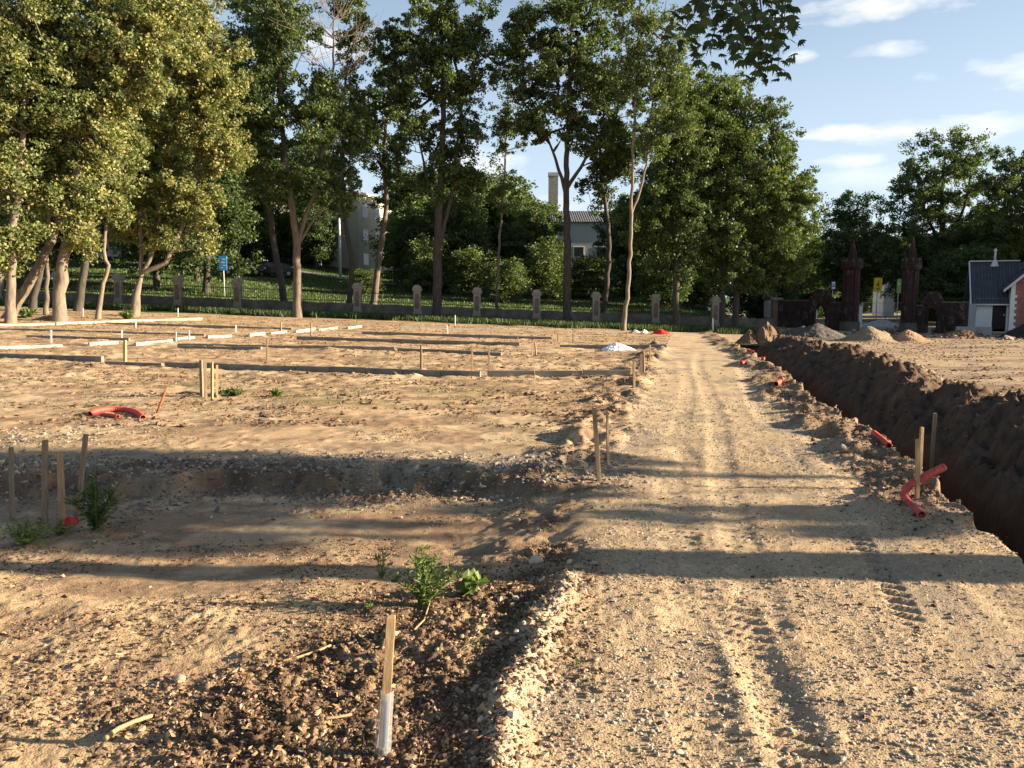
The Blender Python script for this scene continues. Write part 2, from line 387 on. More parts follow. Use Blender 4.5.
# ------------------------------------------------------------------ ground sheet
def build_ground():
    v = np.arange(math.log(1.9), math.log(62), .0032)
    yy = np.exp(v)
    yfar = np.concatenate([np.arange(62.5, 100, .9), np.geomspace(101, 1500, 24)])
    yb = 1.9 - np.geomspace(.01, 260, 34)[::-1]
    Y = np.concatenate([yb, yy, yfar])
    w = np.concatenate([1.9 + (1.9 - yb) * 1.0, yy, yfar])
    tf = np.arange(-.80, .80001, .0031)
    to = np.geomspace(.004, 60, 60)
    T = np.concatenate([-.80 - to[::-1], tf, .80 + to])
    X = w[:, None] * T[None, :]; YY = np.repeat(Y[:, None], len(T), 1)
    X = np.clip(X, -1500, 1500) + T[None, :] * 1e-4
    nr, nc = X.shape
    x = X.ravel(); y = YY.ravel()
    z = H(x, y)
    bx = ss(30, 60, np.abs(x)) ; z = z * (1 - bx) + base_h(x, y) * bx
    road, org, rub, tr = zones(x, y)
    n = fbm(x * .7, y * .9, 61, 4); nb = fbm(x * 5, y * 5, 63, 4); nf = vn(x * 40, y * 40, 65)
    sand = np.array([.415, .295, .170]); soil = np.array([.105, .067, .042]); grit = np.array([.40, .295, .182])
    earth = np.array([.112, .074, .049]); lawn = np.array([.060, .092, .026]); pale = np.array([.50, .378, .238])
    greyg = np.array([.26, .215, .158])
    def mix(a, b, t): return a * (1 - t[:, None]) + b * t[:, None]
    col = mix(np.tile(sand, (len(x), 1)), pale, ss(.48, .68, n) * .7)
    col = mix(col, soil * 1.9, ss(.50, .66, fbm(x * 1.2, y * 2.4, 67, 4)) * .62 * ss(3, 4, y) + .0 * x)
    lt = ss(.52, .70, nb) * .5
    col = mix(col, earth * 1.5, lt)
    g = ss(-.3, .2, x - road_x(y))
    col = mix(col, grit * (1.0 + .25 * (nb[:, None] - .5)), g * .8)
    col = mix(col, pale, g * ss(8, 13, y) * (1 - ss(2.4, 3.2, x - road_x(y) + .0 * y)) * .55)
    for off in (.75, 1.15, 2.15, 2.55):
        xc = road_x(y) + off + .10 * np.sin(y * .35 + off * 3)
        col = mix(col, pale * 1.02, g * np.exp(-((x - xc) / .17) ** 4) * .55 * ss(.3, .6, fbm(x * .6, y * .6, 77, 3)))
    col = mix(col, greyg, g * ss(.55, .72, fbm(x * 1.6, y * 1.1, 69, 3)) * .7)
    # grey gravel on the rim of the hollow
    rim = np.exp(-((y - 8.5) / .75) ** 2) * (1 - ss(.4, 1.6, x)) + .9 * np.exp(-((y - 10.6) / .5) ** 2) * ss(-7.5, -4, -x) * 0
    col = mix(col, greyg, np.clip(rim * (.35 + nb), 0, .9))
    pit = ss(4.6, 6, y) * (1 - ss(7.4, 8.1, y)) * (1 - ss(.1, .9, x))
    col = mix(col, soil * 2.3, pit * .45 * ss(.3, .6, nb))
    col = mix(col, soil, org * (.55 + .45 * ss(.35, .6, nb)))
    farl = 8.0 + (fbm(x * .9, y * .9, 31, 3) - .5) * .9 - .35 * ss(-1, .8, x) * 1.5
    col = mix(col, soil * 1.5, .8 * np.exp(-((y - farl + .05) / .22) ** 2) * (1 - ss(.5, 1.2, x)))  # damp cut soil along the scarp, with its crown shade painted in too
    col = mix(col, earth * 1.1, np.clip(rub * (.25 + nb), 0, .85))
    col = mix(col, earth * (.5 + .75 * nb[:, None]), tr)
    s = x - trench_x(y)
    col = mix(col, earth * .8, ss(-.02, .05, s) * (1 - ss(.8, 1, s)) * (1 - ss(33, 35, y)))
    # light grit ridge by the road edge
    rid = np.exp(-((x - road_x(y) + .02 - (fbm(x * .8, y * .8, 3, 3) - .5) * .3) / .09) ** 2) * (1 - ss(4.6, 5.4, y))
    col = mix(col, np.array([.52, .43, .30]), np.clip(rid * .75, 0, 1))
    rf = ss(2.6, 4, x - trench_x(y)) * (1 - ss(46, 52, y))
    col = mix(col, earth * 1.9, rf * ss(.46, .64, fbm(x * .5, y * 1.3, 73, 4)) * .75)
    col = mix(col, greyg * 1.2, rf * ss(.5, .7, fbm(x * .3, y * 1.9, 75, 4)) * .5)
    # sparse moss-like green in the mid field
    col = mix(col, np.array([.16, .17, .06]), ss(.60, .72, fbm(x * .5, y * 1.6, 71, 4)) * ss(10, 13, y) * (1 - ss(20, 23, y)) * (1 - ss(-1, 1, x)) * .35)
    fieldedge = 50.5 + .06 * (x + 10) + (n - .5) * 3
    lw = ss(-.3, .3, y - fieldedge) * (1 - ss(17.5, 19.5, x + (n - .5) * 2)) 
    lw = np.maximum(lw, ss(110, 140, y)); lw = np.maximum(lw, ss(-36, -40, x) * ss(30, 36, y))
    col = mix(col, lawn * (.7 + .6 * nb[:, None]), lw)
    col *= (.86 + .28 * nf[:, None])
    V = np.stack([x, y, z], 1)
    i = np.arange(nr - 1)[:, None] * nc; j = np.arange(nc - 1)[None, :]
    Fq = np.stack([i + j, i + j + 1, i + j + nc + 1, i + j + nc], -1).reshape(-1, 4)
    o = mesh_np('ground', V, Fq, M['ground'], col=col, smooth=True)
    tag(o, kind='structure')
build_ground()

# ------------------------------------------------------------------ scattered stones and clods (uncountable)
ICO_V = []
_p = (1 + 5 ** .5) / 2
for a in (-1, 1):
    for b in (-_p, _p):
        ICO_V += [(a, b, 0), (0, a, b), (b, 0, a)]
ICO_V = np.array(ICO_V); ICO_V /= np.linalg.norm(ICO_V[0])
def hull_faces(V):
    out = []
    n = len(V)
    d0 = min(np.linalg.norm(V[i] - V[j]) for i in range(n) for j in range(i))
    for i in range(n):
        for j in range(i + 1, n):
            for k in range(j + 1, n):
                if all(abs(np.linalg.norm(V[p] - V[q]) - d0) < .01 for p, q in ((i, j), (j, k), (i, k))):
                    nn = np.cross(V[j] - V[i], V[k] - V[i])
                    out.append((i, j, k) if nn @ V[i] > 0 else (i, k, j))
    return np.array(out)
ICO_F = hull_faces(ICO_V)
def scatter(name, label, n, sel, size, cols, flat=.7, y0=2.2, y1=16, tmax=.75, sink=.25, k=.0022, seed=3):
    r = np.random.default_rng(seed)
    y = np.exp(r.uniform(math.log(y0), math.log(y1), n * 3)); x = y * r.uniform(-tmax, tmax, n * 3)
    w = sel(x, y); keep = r.random(n * 3) < w
    x = x[keep][:n]; y = y[keep][:n]; n = len(x)
    z = H(x, y)
    s = np.exp(r.normal(0, .6, n)) * size; s = np.maximum(np.minimum(s, size * 3.2), k * y * .5)
    V = ICO_V[None] * (1 + r.uniform(-.28, .28, (n, 12, 1)))
    sc = np.stack([r.uniform(.7, 1.35, n), r.uniform(.6, 1.1, n), r.uniform(.55, 1.0, n) * flat], 1)
    V = V * sc[:, None, :]
    a = r.uniform(0, 6.28, n); t = r.normal(0, .45, n)
    ca, sa, ct, st = np.cos(a), np.sin(a), np.cos(t), np.sin(t)
    X = V[..., 0]; Yv = V[..., 1]; Z = V[..., 2]
    X2 = X * ct[:, None] - Z * st[:, None]; Z2 = X * st[:, None] + Z * ct[:, None]
    X3 = X2 * ca[:, None] - Yv * sa[:, None]; Y3 = X2 * sa[:, None] + Yv * ca[:, None]
    V = np.stack([X3, Y3, Z2], -1) * s[:, None, None] + np.stack([x, y, z + s * flat * (1 - 2 * sink) * .5], -1)[:, None, :]
    Fc = (ICO_F[None] + (np.arange(n) * 12)[:, None, None]).reshape(-1, 3)
    c = np.array(cols)[r.integers(0, len(cols), n)] * r.uniform(.75, 1.2, (n, 1))
    o = mesh_np(name, V.reshape(-1, 3), Fc, M['stone'], col=np.repeat(c, 12, 0))
    return tag(o, label, 'gravel', kind='stuff')
def sel_road(x, y):
    road, org, rub, tr = zones(x, y)
    return np.clip(road * (.30 + .7 * ss(.4, .65, fbm(x * 2, y * 2, 81, 3))), 0, 1) * (1 - tr)
def sel_clod(x, y):
    road, org, rub, tr = zones(x, y)
    return np.clip(org * 1.0 + rub * .9 + (1 - road) * .55 * ss(.5, .66, fbm(x * 1.5, y * 1.8, 83, 3)) + road * .05, 0, 1) * (1 - .9 * tr)
def sel_ridge(x, y):
    n = fbm(x * .8, y * .8, 3, 3)
    return np.exp(-((x - road_x(y) + .02 - (n - .5) * .3) / .22) ** 2) * (1 - ss(4.8, 5.6, y)) * ss(.35, .6, fbm(x * 4, y * 4, 90, 3))
def sel_rim(x, y):
    return np.exp(-((y - 8.15) / .60) ** 2) * (1 - ss(.4, 1.6, x)) + .55 * ss(11.5, 10, y) * ss(9, 10, y) * ss(-4.5, -6, x)
scatter('road_gravel', 'small grey and tan stones bedded in the haul road', 26000, sel_road, .0042, [(.42, .36, .27), (.34, .31, .26), (.50, .42, .31), (.27, .23, .18)], y1=14, seed=11)
scatter('soil_clods', 'brown clods and crumbs of earth on the churned soil', 52000, sel_clod, .0052, [(.115, .073, .045), (.17, .11, .07), (.24, .165, .105), (.085, .055, .036), (.33, .235, .15)], flat=.75, y1=20, seed=12)
scatter('edge_stones', 'pale rounded stones banked along the near road edge', 2600, sel_ridge, .0095, [(.42, .34, .24), (.36, .28, .19), (.50, .42, .31)], y0=2.5, y1=5.6, flat=.8, seed=13)
scatter('rim_gravel', 'coarse grey gravel along the rim of the hollow', 12000, sel_rim, .011, [(.20, .18, .15), (.27, .24, .20), (.14, .12, .10), (.34, .29, .22)], y0=6.5, y1=11, seed=14)
def sel_bank(x, y):
    s = x - trench_x(y)
    return ss(.9, 1.2, s) * (1 - ss(2.6, 3.2, s)) * ss(.35, .6, fbm(x * 2, y * 2, 85, 3)) + .5 * np.exp(-((s + .35) / .3) ** 2)
scatter('bank_clods', 'lumps of dug earth on the trench bank', 14000, sel_bank, .014, [(.13, .086, .058), (.10, .066, .044), (.18, .12, .078)], y0=7, y1=33, tmax=.9, flat=.8, seed=15, k=.003)
def sel_far(x, y):
    return np.clip((1 - ss(-.3, .1, x - road_x(y))) + .7 * ss(2.6, 3.6, x - trench_x(y)), 0, 1) * ss(.45, .62, fbm(x * .8, y * 2.6, 87, 3))
scatter('field_clods', 'scattered brown clods over the far levelled field', 12000, sel_far, .019, [(.16, .10, .06), (.24, .16, .10), (.12, .08, .05)], y0=11, y1=48, tmax=.7, flat=.6, seed=16, k=.0022)
def sel_gate(x, y):
    return ss(15, 19, x) * (1 - ss(34, 38, x)) * ss(.42, .6, fbm(x * .6, y * .9, 89, 3))
scatter('gate_rubble', 'broken bricks and earth lumps strewn before the old gate walls', 2600, sel_gate, .10, [(.16, .11, .08), (.24, .17, .12), (.14, .07, .05), (.33, .28, .22)], y0=46, y1=62, tmax=.7, flat=.6, seed=18, k=.001)
# chips, dead leaves and bark crumbs
def litter():
    r = np.random.default_rng(21); n = 13000
    y = np.exp(r.uniform(math.log(2.3), math.log(7.5), n * 3)); x = y * r.uniform(-.72, .72, n * 3)
    road, org, rub, tr = zones(x, y)
    keep = r.random(n * 3) < np.clip(org * 1.1 + .035 * (1 - road) + .01, 0, 1) * (1 - tr)
    x = x[keep][:n]; y = y[keep][:n]; n = len(x); z = H(x, y)
    u = r.normal(size=(n, 3)); u[:, 2] *= .45; u /= np.linalg.norm(u, axis=1, keepdims=True)
    w = np.cross(u, r.normal(size=(n, 3)) * (.6, .6, 1)); w /= np.linalg.norm(w, axis=1, keepdims=True)
    L = np.minimum(np.exp(r.normal(-4.65, .5, n)), .026)[:, None]; W = L * r.uniform(.25, .7, (n, 1)); nn = np.cross(u, w) * L * r.uniform(-.3, .3, (n, 1))
    c = np.stack([x, y, z + .006], 1)
    V = np.stack([c - u * L, c + w * W + nn, c + u * L, c - w * W + nn], 1).reshape(-1, 3)
    Fq = np.arange(4 * n).reshape(-1, 4)
    cols = np.array([(.22, .13, .07), (.12, .075, .045), (.34, .23, .13), (.42, .33, .2), (.08, .05, .035)])[r.integers(0, 5, n)] * r.uniform(.7, 1.2, (n, 1))
    o = mesh_np('litter', V, Fq, M['stone'], col=np.repeat(cols, 4, 0))
    tag(o, 'crumpled dead leaves and bark chips on the dark soil', 'litter', kind='stuff')
litter()
# a few individually visible stones and roots
def rock(px, py, wpx, label, col=(.5, .4, .28)):
    g = G(px, py); r = wpx / F * g[1] / 2
    rr = np.random.default_rng(int(px * 7 + py))
    V = ICO_V.copy(); Fc = ICO_F
    mids = {}; VV = [tuple(v) for v in V]; NF = []
    for a, b, c in Fc:
        m = []
        for p, q in ((a, b), (b, c), (c, a)):
            k = (min(p, q), max(p, q))
            if k not in mids:
                t = (V[p] + V[q]); t /= np.linalg.norm(t); mids[k] = len(VV); VV.append(tuple(t))
            m.append(mids[k])
        NF += [(a, m[0], m[2]), (m[0], b, m[1]), (m[2], m[1], c), (m[0], m[1], m[2])]
    V = np.array(VV) * (1 + rr.uniform(-.13, .13, (len(VV), 1))) * np.array([r, r * .8, r * .72])
    o = mesh_np('stone', V + g + np.array([0, 0, r * .35]), NF, M['stone'], col=np.tile(col, (len(V), 1)), smooth=False, origin=g)
    tag(o, label, 'stone', 'loose stones lying on the ground')
rock(545 - 9, 563, 15, 'pale rounded stone at the right rim of the hollow', (.55, .42, .32))
rock(26, 568, 10, 'small round pale stone near the left stakes', (.5, .38, .24))
rock(180, 683, 13, 'tan stone lying alone in the sandy left corner', (.48, .36, .22))
rock(664, 716, 9, 'small pale stone in the road middle near the tyre prints', (.5, .42, .3))
rock(695, 713, 8, 'smaller stone right of the pale one on the road', (.45, .36, .25))
rock(841, 451, 10, 'grey stone on the road near the short red pipe', (.25, .22, .19))
rock(322, 742, 14, 'rounded tan stone left of the plastic sleeve stake', (.46, .34, .2))
def stick(pts, r, label, mat='wood_old'):
    q = [G(*p) for p in pts]; q = [p + np.array([0, 0, r + .006]) for p in q]
    o = MB().tube(q, [r * (1 - .4 * i / len(q)) for i in range(len(q))], 6).build('stick', M[mat], smooth=True)
    tag(o, label, 'stick', 'sticks and roots on the ground')
stick([(283, 664), (300, 657), (318, 652), (331, 648)], .008, 'pale bent stick left of the upright stake', 'wood')
stick([(326, 728), (338, 720), (352, 717)], .008, 'thin root beside the tan stone')
stick([(106, 747), (118, 735), (134, 728), (152, 720)], .012, 'long root half buried in the bottom left sand', 'wood')
stick([(414, 632), (424, 620), (430, 606)], .006, 'dry stalk leaning under the green weed', 'wood')

# ------------------------------------------------------------------ trees
def leaves_mesh(name, cen, rad, NL, size, cols, r, parent, origin, flat=.8, sub=7, tintvar=.25, up=.25):
    m = len(cen)
    S = r.normal(size=(m, sub, 3)); S /= np.linalg.norm(S, axis=2, keepdims=True)
    S = cen[:, None, :] + S * (rad[:, None, None] * r.uniform(.35, 1.0, (m, sub, 1))) * np.array([1, 1, flat])
    S = S.reshape(-1, 3); SR = np.repeat(rad, sub) * r.uniform(.28, .55, m * sub)
    idx = r.integers(0, len(S), NL)
    d = r.normal(size=(NL, 3)); d /= np.linalg.norm(d, axis=1, keepdims=True)
    p = S[idx] + d * (SR[idx] * r.random(NL) ** .5)[:, None] * np.array([1, 1, .75])
    nrm = r.normal(size=(NL, 3)) + np.array([0, 0, up]) + d * .6
    nrm /= np.linalg.norm(nrm, axis=1, keepdims=True)
    u = np.cross(nrm, r.normal(size=(NL, 3))); u /= np.linalg.norm(u, axis=1, keepdims=True)
    w = np.cross(nrm, u)
    L = (size * r.uniform(.7, 1.3, NL))[:, None]; W = L * r.uniform(.5, .75, (NL, 1))
    V = np.stack([p - u * L * .5, p + w * W * .5 + u * L * .06, p + u * L * .5, p - w * W * .5 + u * L * .06], 1).reshape(-1, 3)
    ci = np.clip((r.random(NL) * .25 + .75 * r.random(len(S))[idx]) * len(cols), 0, len(cols) - 1e-6)
    cols = np.array(cols); c = cols[ci.astype(int)] * r.uniform(.88, 1.12, (NL, 1)) * r.uniform(1 - tintvar, 1 + tintvar, (len(S), 1))[idx]
    return mesh_np(name, V, np.arange(4 * NL).reshape(-1, 4), M['leaf'], parent, col=np.repeat(c, 4, 0), origin=origin)

def grow(trunks, clumps, r, tip=.02, alpha=.42, attach=.3):
    """trunks: [(points, radii)], clumps: (n,3). returns list of (points, radii) for the limbs"""
    pos = []; par = []; path = []; fix = []
    for pts, rad in trunks:
        n0 = int(len(pts) * attach)
        for i in range(n0, len(pts)):
            pos.append(pts[i]); par.append(-1); path.append(i * .4); fix.append(rad[i])
    w = [0] * len(pos); limbs = []
    tp = np.array(pos)
    dmin = np.array([np.min(np.linalg.norm(tp - c, axis=1)) for c in clumps])
    for ci in np.argsort(dmin):
        c = clumps[ci]; A = np.array(pos)
        d = np.linalg.norm(A - c, axis=1)
        cost = d + .18 * np.array(path) + 2.2 * np.clip(A[:, 2] - c[2] + .35 * d, 0, 9)
        k = int(np.argmin(cost)); a = A[k]; L = d[k]
        ns = max(2, int(L / .7) + 1)
        mid = (a + c) / 2 + np.array([0, 0, -.10 * L]) + r.normal(size=3) * .07 * L
        ids = [k]
        for i in range(1, ns + 1):
            t = i / ns
            p = (1 - t) ** 2 * a + 2 * t * (1 - t) * mid + t * t * c + r.normal(size=3) * .04 * (i < ns) * min(L, 3)
            pos.append(p); par.append(ids[-1]); path.append(path[ids[-1]] + L / ns); w.append(0); fix.append(None); ids.append(len(pos) - 1)
        j = ids[-1]
        while j >= 0: w[j] += 1; j = par[j]
        limbs.append(ids)
    out = []
    for ids in limbs:
        rad = [tip * max(w[i], 1) ** alpha for i in ids]
        f = fix[ids[0]]
        if f is not None: rad[0] = min(rad[1] * 1.15, f)
        rad[0] = min(rad[0], rad[1] * 1.2)
        rad[-1] = tip * .5
        out.append((np.array([pos[i] for i in ids]), np.array(rad)))
    return out
def resample(pts, step):
    pts = np.array(pts, float); out = []
    # Catmull-Rom
    q = np.vstack([2 * pts[0] - pts[1], pts, 2 * pts[-1] - pts[-2]])
    for i in range(1, len(q) - 2):
        n = max(2, int(np.linalg.norm(q[i + 1] - q[i]) / step))
        for k in range(n):
            t = k / n
            out.append(.5 * (2 * q[i] + (q[i + 1] - q[i - 1]) * t + (2 * q[i - 1] - 5 * q[i] + 4 * q[i + 1] - q[i + 2]) * t * t + (3 * q[i] - q[i - 1] - 3 * q[i + 1] + q[i + 2]) * t ** 3))
    out.append(pts[-1])
    return np.array(out)
GREEN = [(.088, .128, .038), (.112, .152, .045), (.070, .102, .033), (.142, .172, .056)]
DEEP = [(.050, .077, .026), (.064, .096, .032), (.080, .114, .036)]
OLIVE = [(.12, .15, .050), (.16, .18, .060), (.21, .215, .075), (.10, .135, .045), (.27, .255, .09)]
GOLD = [(.18, .195, .062), (.25, .24, .08), (.35, .31, .11), (.14, .165, .055)]
def tree(label, d, trunks, crown, NL, nc, cols, seed, size=.19, crad=1.0, bark='bark', dead=None, sub=7, dz=None, name='broadleaf_tree', tip=.02, group=None, world=None, attach=.3):
    """trunks: [(radius at foot, [(px,py)..])], first point of the first one may have py None = on the ground.
       crown: [(px,py,rx,ry,weight)] around depth d."""
    r = np.random.default_rng(seed)
    tl = []; org = None
    for ti, (r0, pts) in enumerate(trunks):
        q = []
        for i, pt in enumerate(pts):
            px, py = pt[0], pt[1]; dd = d + (pt[2] if len(pt) > 2 else 0)
            if py is None:
                X = (px - CX) / F * dd * 1.0; z = B1(X, dd); 
                p = np.array([P(px, 310, dd)[0], dd, z - .25]); 
                if org is None: org = np.array([p[0], p[1], z])
            else: p = P(px, py, dd)
            q.append(p)
        q = resample(q, .5)
        q[1:-1] += r.normal(size=q[1:-1].shape) * .03
        n = len(q); t = np.linspace(0, 1, n)
        rad = r0 * (1 - .72 * t) 
        if trunks[ti][1][0][1] is None: rad = rad + r0 * .45 * np.exp(-np.arange(n) * .5 / .45)
        tl.append((q, rad))
    ce = []; we = np.array([c[4] if len(c) > 4 else c[2] * c[3] for c in crown], float); we /= we.sum()
    which = r.choice(len(crown), nc, p=we)
    for w in which:
        cx, cy, rx, ry = crown[w][:4]
        v = r.normal(size=3); v /= np.linalg.norm(v); v *= r.random() ** .42
        c = P(cx, cy, d); sx = rx / F * d; sz = ry / F * d
        ce.append(c + v * np.array([sx, sx * .9, sz]))
    ce = np.array(ce)
    gz = base_h(ce[:, 0], ce[:, 1]); ce[:, 2] = np.maximum(ce[:, 2], gz + .8)
    root = thing(name, tuple(org), label, 'tree', group)
    limbs = grow(tl, ce, r, tip, attach=attach)
    VV = []; FF = []; k = 0
    for q, rad in tl:
        V, Fc = tube_np(q, rad, 10); VV.append(V); FF.append(Fc + k); k += len(V)
    for q, rad in limbs:
        V, Fc = tube_np(q, rad, 5); VV.append(V); FF.append(Fc + k); k += len(V)
    if dead:
        ends = []
        for (px, py, rx, ry, m) in dead:
            for _ in range(m):
                v = r.normal(size=3); v /= np.linalg.norm(v); v *= r.random() ** .4
                ends.append(P(px, py, d) + v * np.array([rx, rx, ry]) / F * d)
        for q, rad in grow(tl, np.array(ends), r, .016):
            V, Fc = tube_np(q, rad, 5); VV.append(V); FF.append(Fc + k); k += len(V)
            for _ in range(5):
                e = q[-1 - r.integers(0, min(3, len(q)))]; dirv = (q[-1] - q[0]) / (np.linalg.norm(q[-1] - q[0]) + .01) + r.normal(size=3) * .5 + (0, 0, .4)
                L = r.uniform(.5, 1.5); tw = np.array([e, e + dirv * L * .5, e + dirv * L + (0, 0, .15)])
                V, Fc = tube_np(tw, np.array([.016, .012, .006]), 4); VV.append(V); FF.append(Fc + k); k += len(V)
    mesh_np('trunk', np.vstack(VV), np.vstack(FF), M[bark], root, smooth=True, origin=org)
    if NL:
        NL = int(NL * 1.3); size *= .9
        leaves_mesh('crown', ce, crad * r.uniform(.65, 1.25, len(ce)), NL, size, cols, r, root, org, sub=sub)
    return root

tree('dim slanting tree in the second row between the leftmost trunks', 46, [(.2, [(32, None), (40, 270), (60, 225), (92, 190), (130, 178)])],
     [(40, 150, 40, 40), (90, 190, 30, 16), (20, 200, 22, 24)], 14000, 70, OLIVE[:2] + GREEN, 61, .18, .95, 'bark_dark', name='yellowing_tree')
tree('dim trunk half hidden just right of the thick pale tree', 47, [(.24, [(78, None), (84, 270), (92, 215), (100, 140), (104, 60)])],
     [(110, 110, 34, 60), (84, 180, 30, 30)], 16000, 70, OLIVE[:2] + GREEN, 62, .18, .95, 'bark_dark', name='yellowing_tree')

# --- the yellowing group on the left edge of the field
tree('tall leaning tree with yellowing crown at the far left edge of the field', 37, [(.22, [(9, None), (12, 262), (18, 190), (24, 110), (28, 10)])],
     [(-15, 90, 50, 120), (35, 50, 38, 90), (10, 180, 26, 40), (14, 232, 24, 24, 700), (-10, 250, 20, 20, 400)], 54000, 175, OLIVE, 1, .17, 1.0, 'bark_pale', name='yellowing_tree')
tree('forked tree leaning right behind the leftmost trunk, dull green crown', 39, [(.24, [(4, None), (30, 282), (52, 240), (68, 196), (78, 150), (84, 70)]), (.11, [(52, 240), (40, 215), (34, 180), (34, 120)])],
     [(60, 60, 45, 80), (40, 150, 32, 40), (78, 120, 30, 50)], 42000, 148, OLIVE, 2, .17, .95, 'bark_pale', name='yellowing_tree')
tree('thick pale trunked tree with golden crown, third from the left', 38.5, [(.29, [(58, None), (62, 268), (74, 205), (82, 150), (92, 60), (98, -30)])],
     [(112, 10, 40, 60), (108, 85, 34, 60), (90, 150, 26, 30), (150, 40, 34, 60), (70, 205, 30, 20), (78, 232, 26, 16, 400), (112, 205, 20, 20, 400)], 51000, 162, GOLD + OLIVE, 3, .17, .95, 'bark_pale', name='yellowing_tree')
tree('slim crooked trunk standing between the thick pale tree and the forked one', 41, [(.12, [(97, None), (103, 284), (108, 266), (104, 250), (109, 200), (114, 130)])],
     [(118, 150, 20, 40), (112, 205, 14, 18)], 8250, 45, OLIVE, 4, .17, .8, 'bark_pale', name='yellowing_tree')
tree('slim straight young tree squeezed among the trunks at the left', 43, [(.12, [(46, None), (47, 265), (50, 200), (55, 120)])],
     [(50, 140, 18, 40)], 5250, 32, OLIVE, 5, .17, .8, 'bark', name='yellowing_tree')
tree('golden green tree with three spreading stems nearest the blue board', 44, [(.26, [(132, None), (138, 285), (143, 272)]), (.11, [(141, 276), (141, 232), (143, 180), (150, 90)]),
      (.12, [(143, 272), (155, 248), (160, 215), (168, 140), (172, 60)]), (.14, [(143, 272), (165, 262), (180, 230), (196, 180), (208, 110), (212, 40)])],
     [(190, 50, 48, 60), (170, 130, 42, 50), (218, 95, 30, 60), (185, 190, 30, 34), (165, 10, 40, 50), (150, 200, 22, 26), (222, 150, 24, 24), (185, 215, 18, 20), (120, 225, 16, 16), (205, 235, 8, 8, 60), (160, 236, 18, 14, 320), (200, 208, 18, 22, 500)], 78000, 236, GOLD + OLIVE, 6, .17, .9, 'bark_pale', name='yellowing_tree', attach=.1)
# --- the dark row along the fence
tree('dark tree with bare dying top branches left of the lamp post', 50, [(.27, [(297, None), (297, 245), (292, 205), (284, 150), (280, 80), (277, 0)]), (.15, [(297, 250), (306, 215), (318, 185), (323, 145), (332, 90), (334, 20)]), (.09, [(300, 242), (325, 202), (345, 168), (372, 156), (388, 168)])],
     [(262, 80, 26, 80), (262, 150, 24, 50), (300, 110, 44, 46), (300, 180, 34, 26), (335, 120, 30, 50), (285, 30, 30, 40), (340, 190, 26, 22)], 46000, 200, DEEP + GREEN, 7, .19, .9, 'bark', dead=[(300, 20, 45, 55, 30), (340, 40, 30, 50, 24)])
tree('dark leaning tree behind the fence beside the bare topped tree', 58, [(.26, [(287, None), (276, 255), (270, 215), (262, 140), (258, 40)])],
     [(258, 30, 34, 60), (245, 120, 26, 50), (275, 190, 26, 20)], 25500, 108, DEEP + GREEN, 8, .19, 1.0, 'bark_dark')
tree('slender wavy dark trunk by the lamp post', 56, [(.2, [(347, None), (352, 262), (346, 226), (342, 170), (345, 90), (350, 30)])],
     [(350, 110, 24, 60), (335, 180, 22, 24), (352, 30, 22, 40)], 16500, 81, DEEP + GREEN, 9, .19, .85, 'bark_dark')
tree('dark tree leaning right in front of the pale yellow block', 60, [(.26, [(372, None), (381, 245), (386, 205), (384, 150), (390, 80)])],
     [(388, 165, 16, 26), (395, 100, 24, 44), (372, 130, 18, 26)], 13500, 67, GREEN, 10, .19, .8, 'bark')
tree('tall dark tree with forked trunk and wide ragged crown against the sky', 54, [(.34, [(437, None), (438, 230), (441, 180), (443, 100), (440, 0)]), (.16, [(438, 250), (450, 200), (457, 150), (465, 80)]), (.12, [(439, 215), (425, 170), (415, 110)])],
     [(440, 10, 48, 50), (425, 75, 38, 36), (470, 60, 26, 46), (420, 135, 40, 26), (458, 130, 28, 30), (440, 180, 36, 20), (468, 180, 20, 20), (395, 60, 22, 44)], 54000, 202, DEEP + GREEN, 11, .2, .85, 'bark_dark')
tree('thin young tree with sparse light foliage, left of the brick chimney', 57, [(.12, [(496, None), (500, 230), (506, 150), (509, 60)])],
     [(506, 120, 20, 56), (510, 60, 22, 30), (500, 195, 16, 30)], 6750, 67, GREEN, 12, .18, .7, 'bark')
tree('tall straight trunked tree with dense high crown right of the brick chimney', 54, [(.30, [(567, None), (567, 235), (566, 188), (568, 120), (572, 20)]), (.14, [(566, 195), (556, 160), (540, 120)]), (.15, [(566, 190), (585, 160), (605, 130)])],
     [(572, 20, 50, 50), (545, 70, 34, 36), (595, 80, 34, 36), (560, 120, 36, 26), (600, 140, 30, 26), (535, 125, 22, 24), (520, 40, 20, 30)], 51000, 189, GREEN + DEEP, 13, .2, .85, 'bark_dark')
tree('dark crooked tree close behind the pale forked trunk', 58, [(.22, [(603, None), (609, 255), (606, 210), (600, 160), (605, 100)])],
     [(612, 150, 26, 34), (598, 190, 22, 20), (620, 100, 26, 30)], 16500, 81, DEEP + GREEN, 14, .19, .85, 'bark_dark')
tree('pale slender forked tree with light airy crown standing in front of the fence', 49, [(.14, [(624, None), (630, 255), (631, 205), (634, 130), (637, 60), (640, -20)]), (.085, [(631, 215), (645, 172), (652, 110), (662, 40)])],
     [(642, 0, 34, 46), (660, 60, 34, 40), (628, 60, 22, 34), (670, 110, 24, 30), (650, 130, 20, 26)], 22500, 148, OLIVE[:2] + GREEN, 15, .17, .75, 'bark_pale')
tree('dark dense tree just left of the broad round tree', 52, [(.24, [(676, None), (678, 245), (690, 180), (690, 110)])],
     [(678, 230, 28, 50), (690, 150, 34, 50), (650, 220, 24, 40), (690, 90, 28, 34)], 39000, 148, DEEP + GREEN, 16, .19, .95, 'bark_dark')
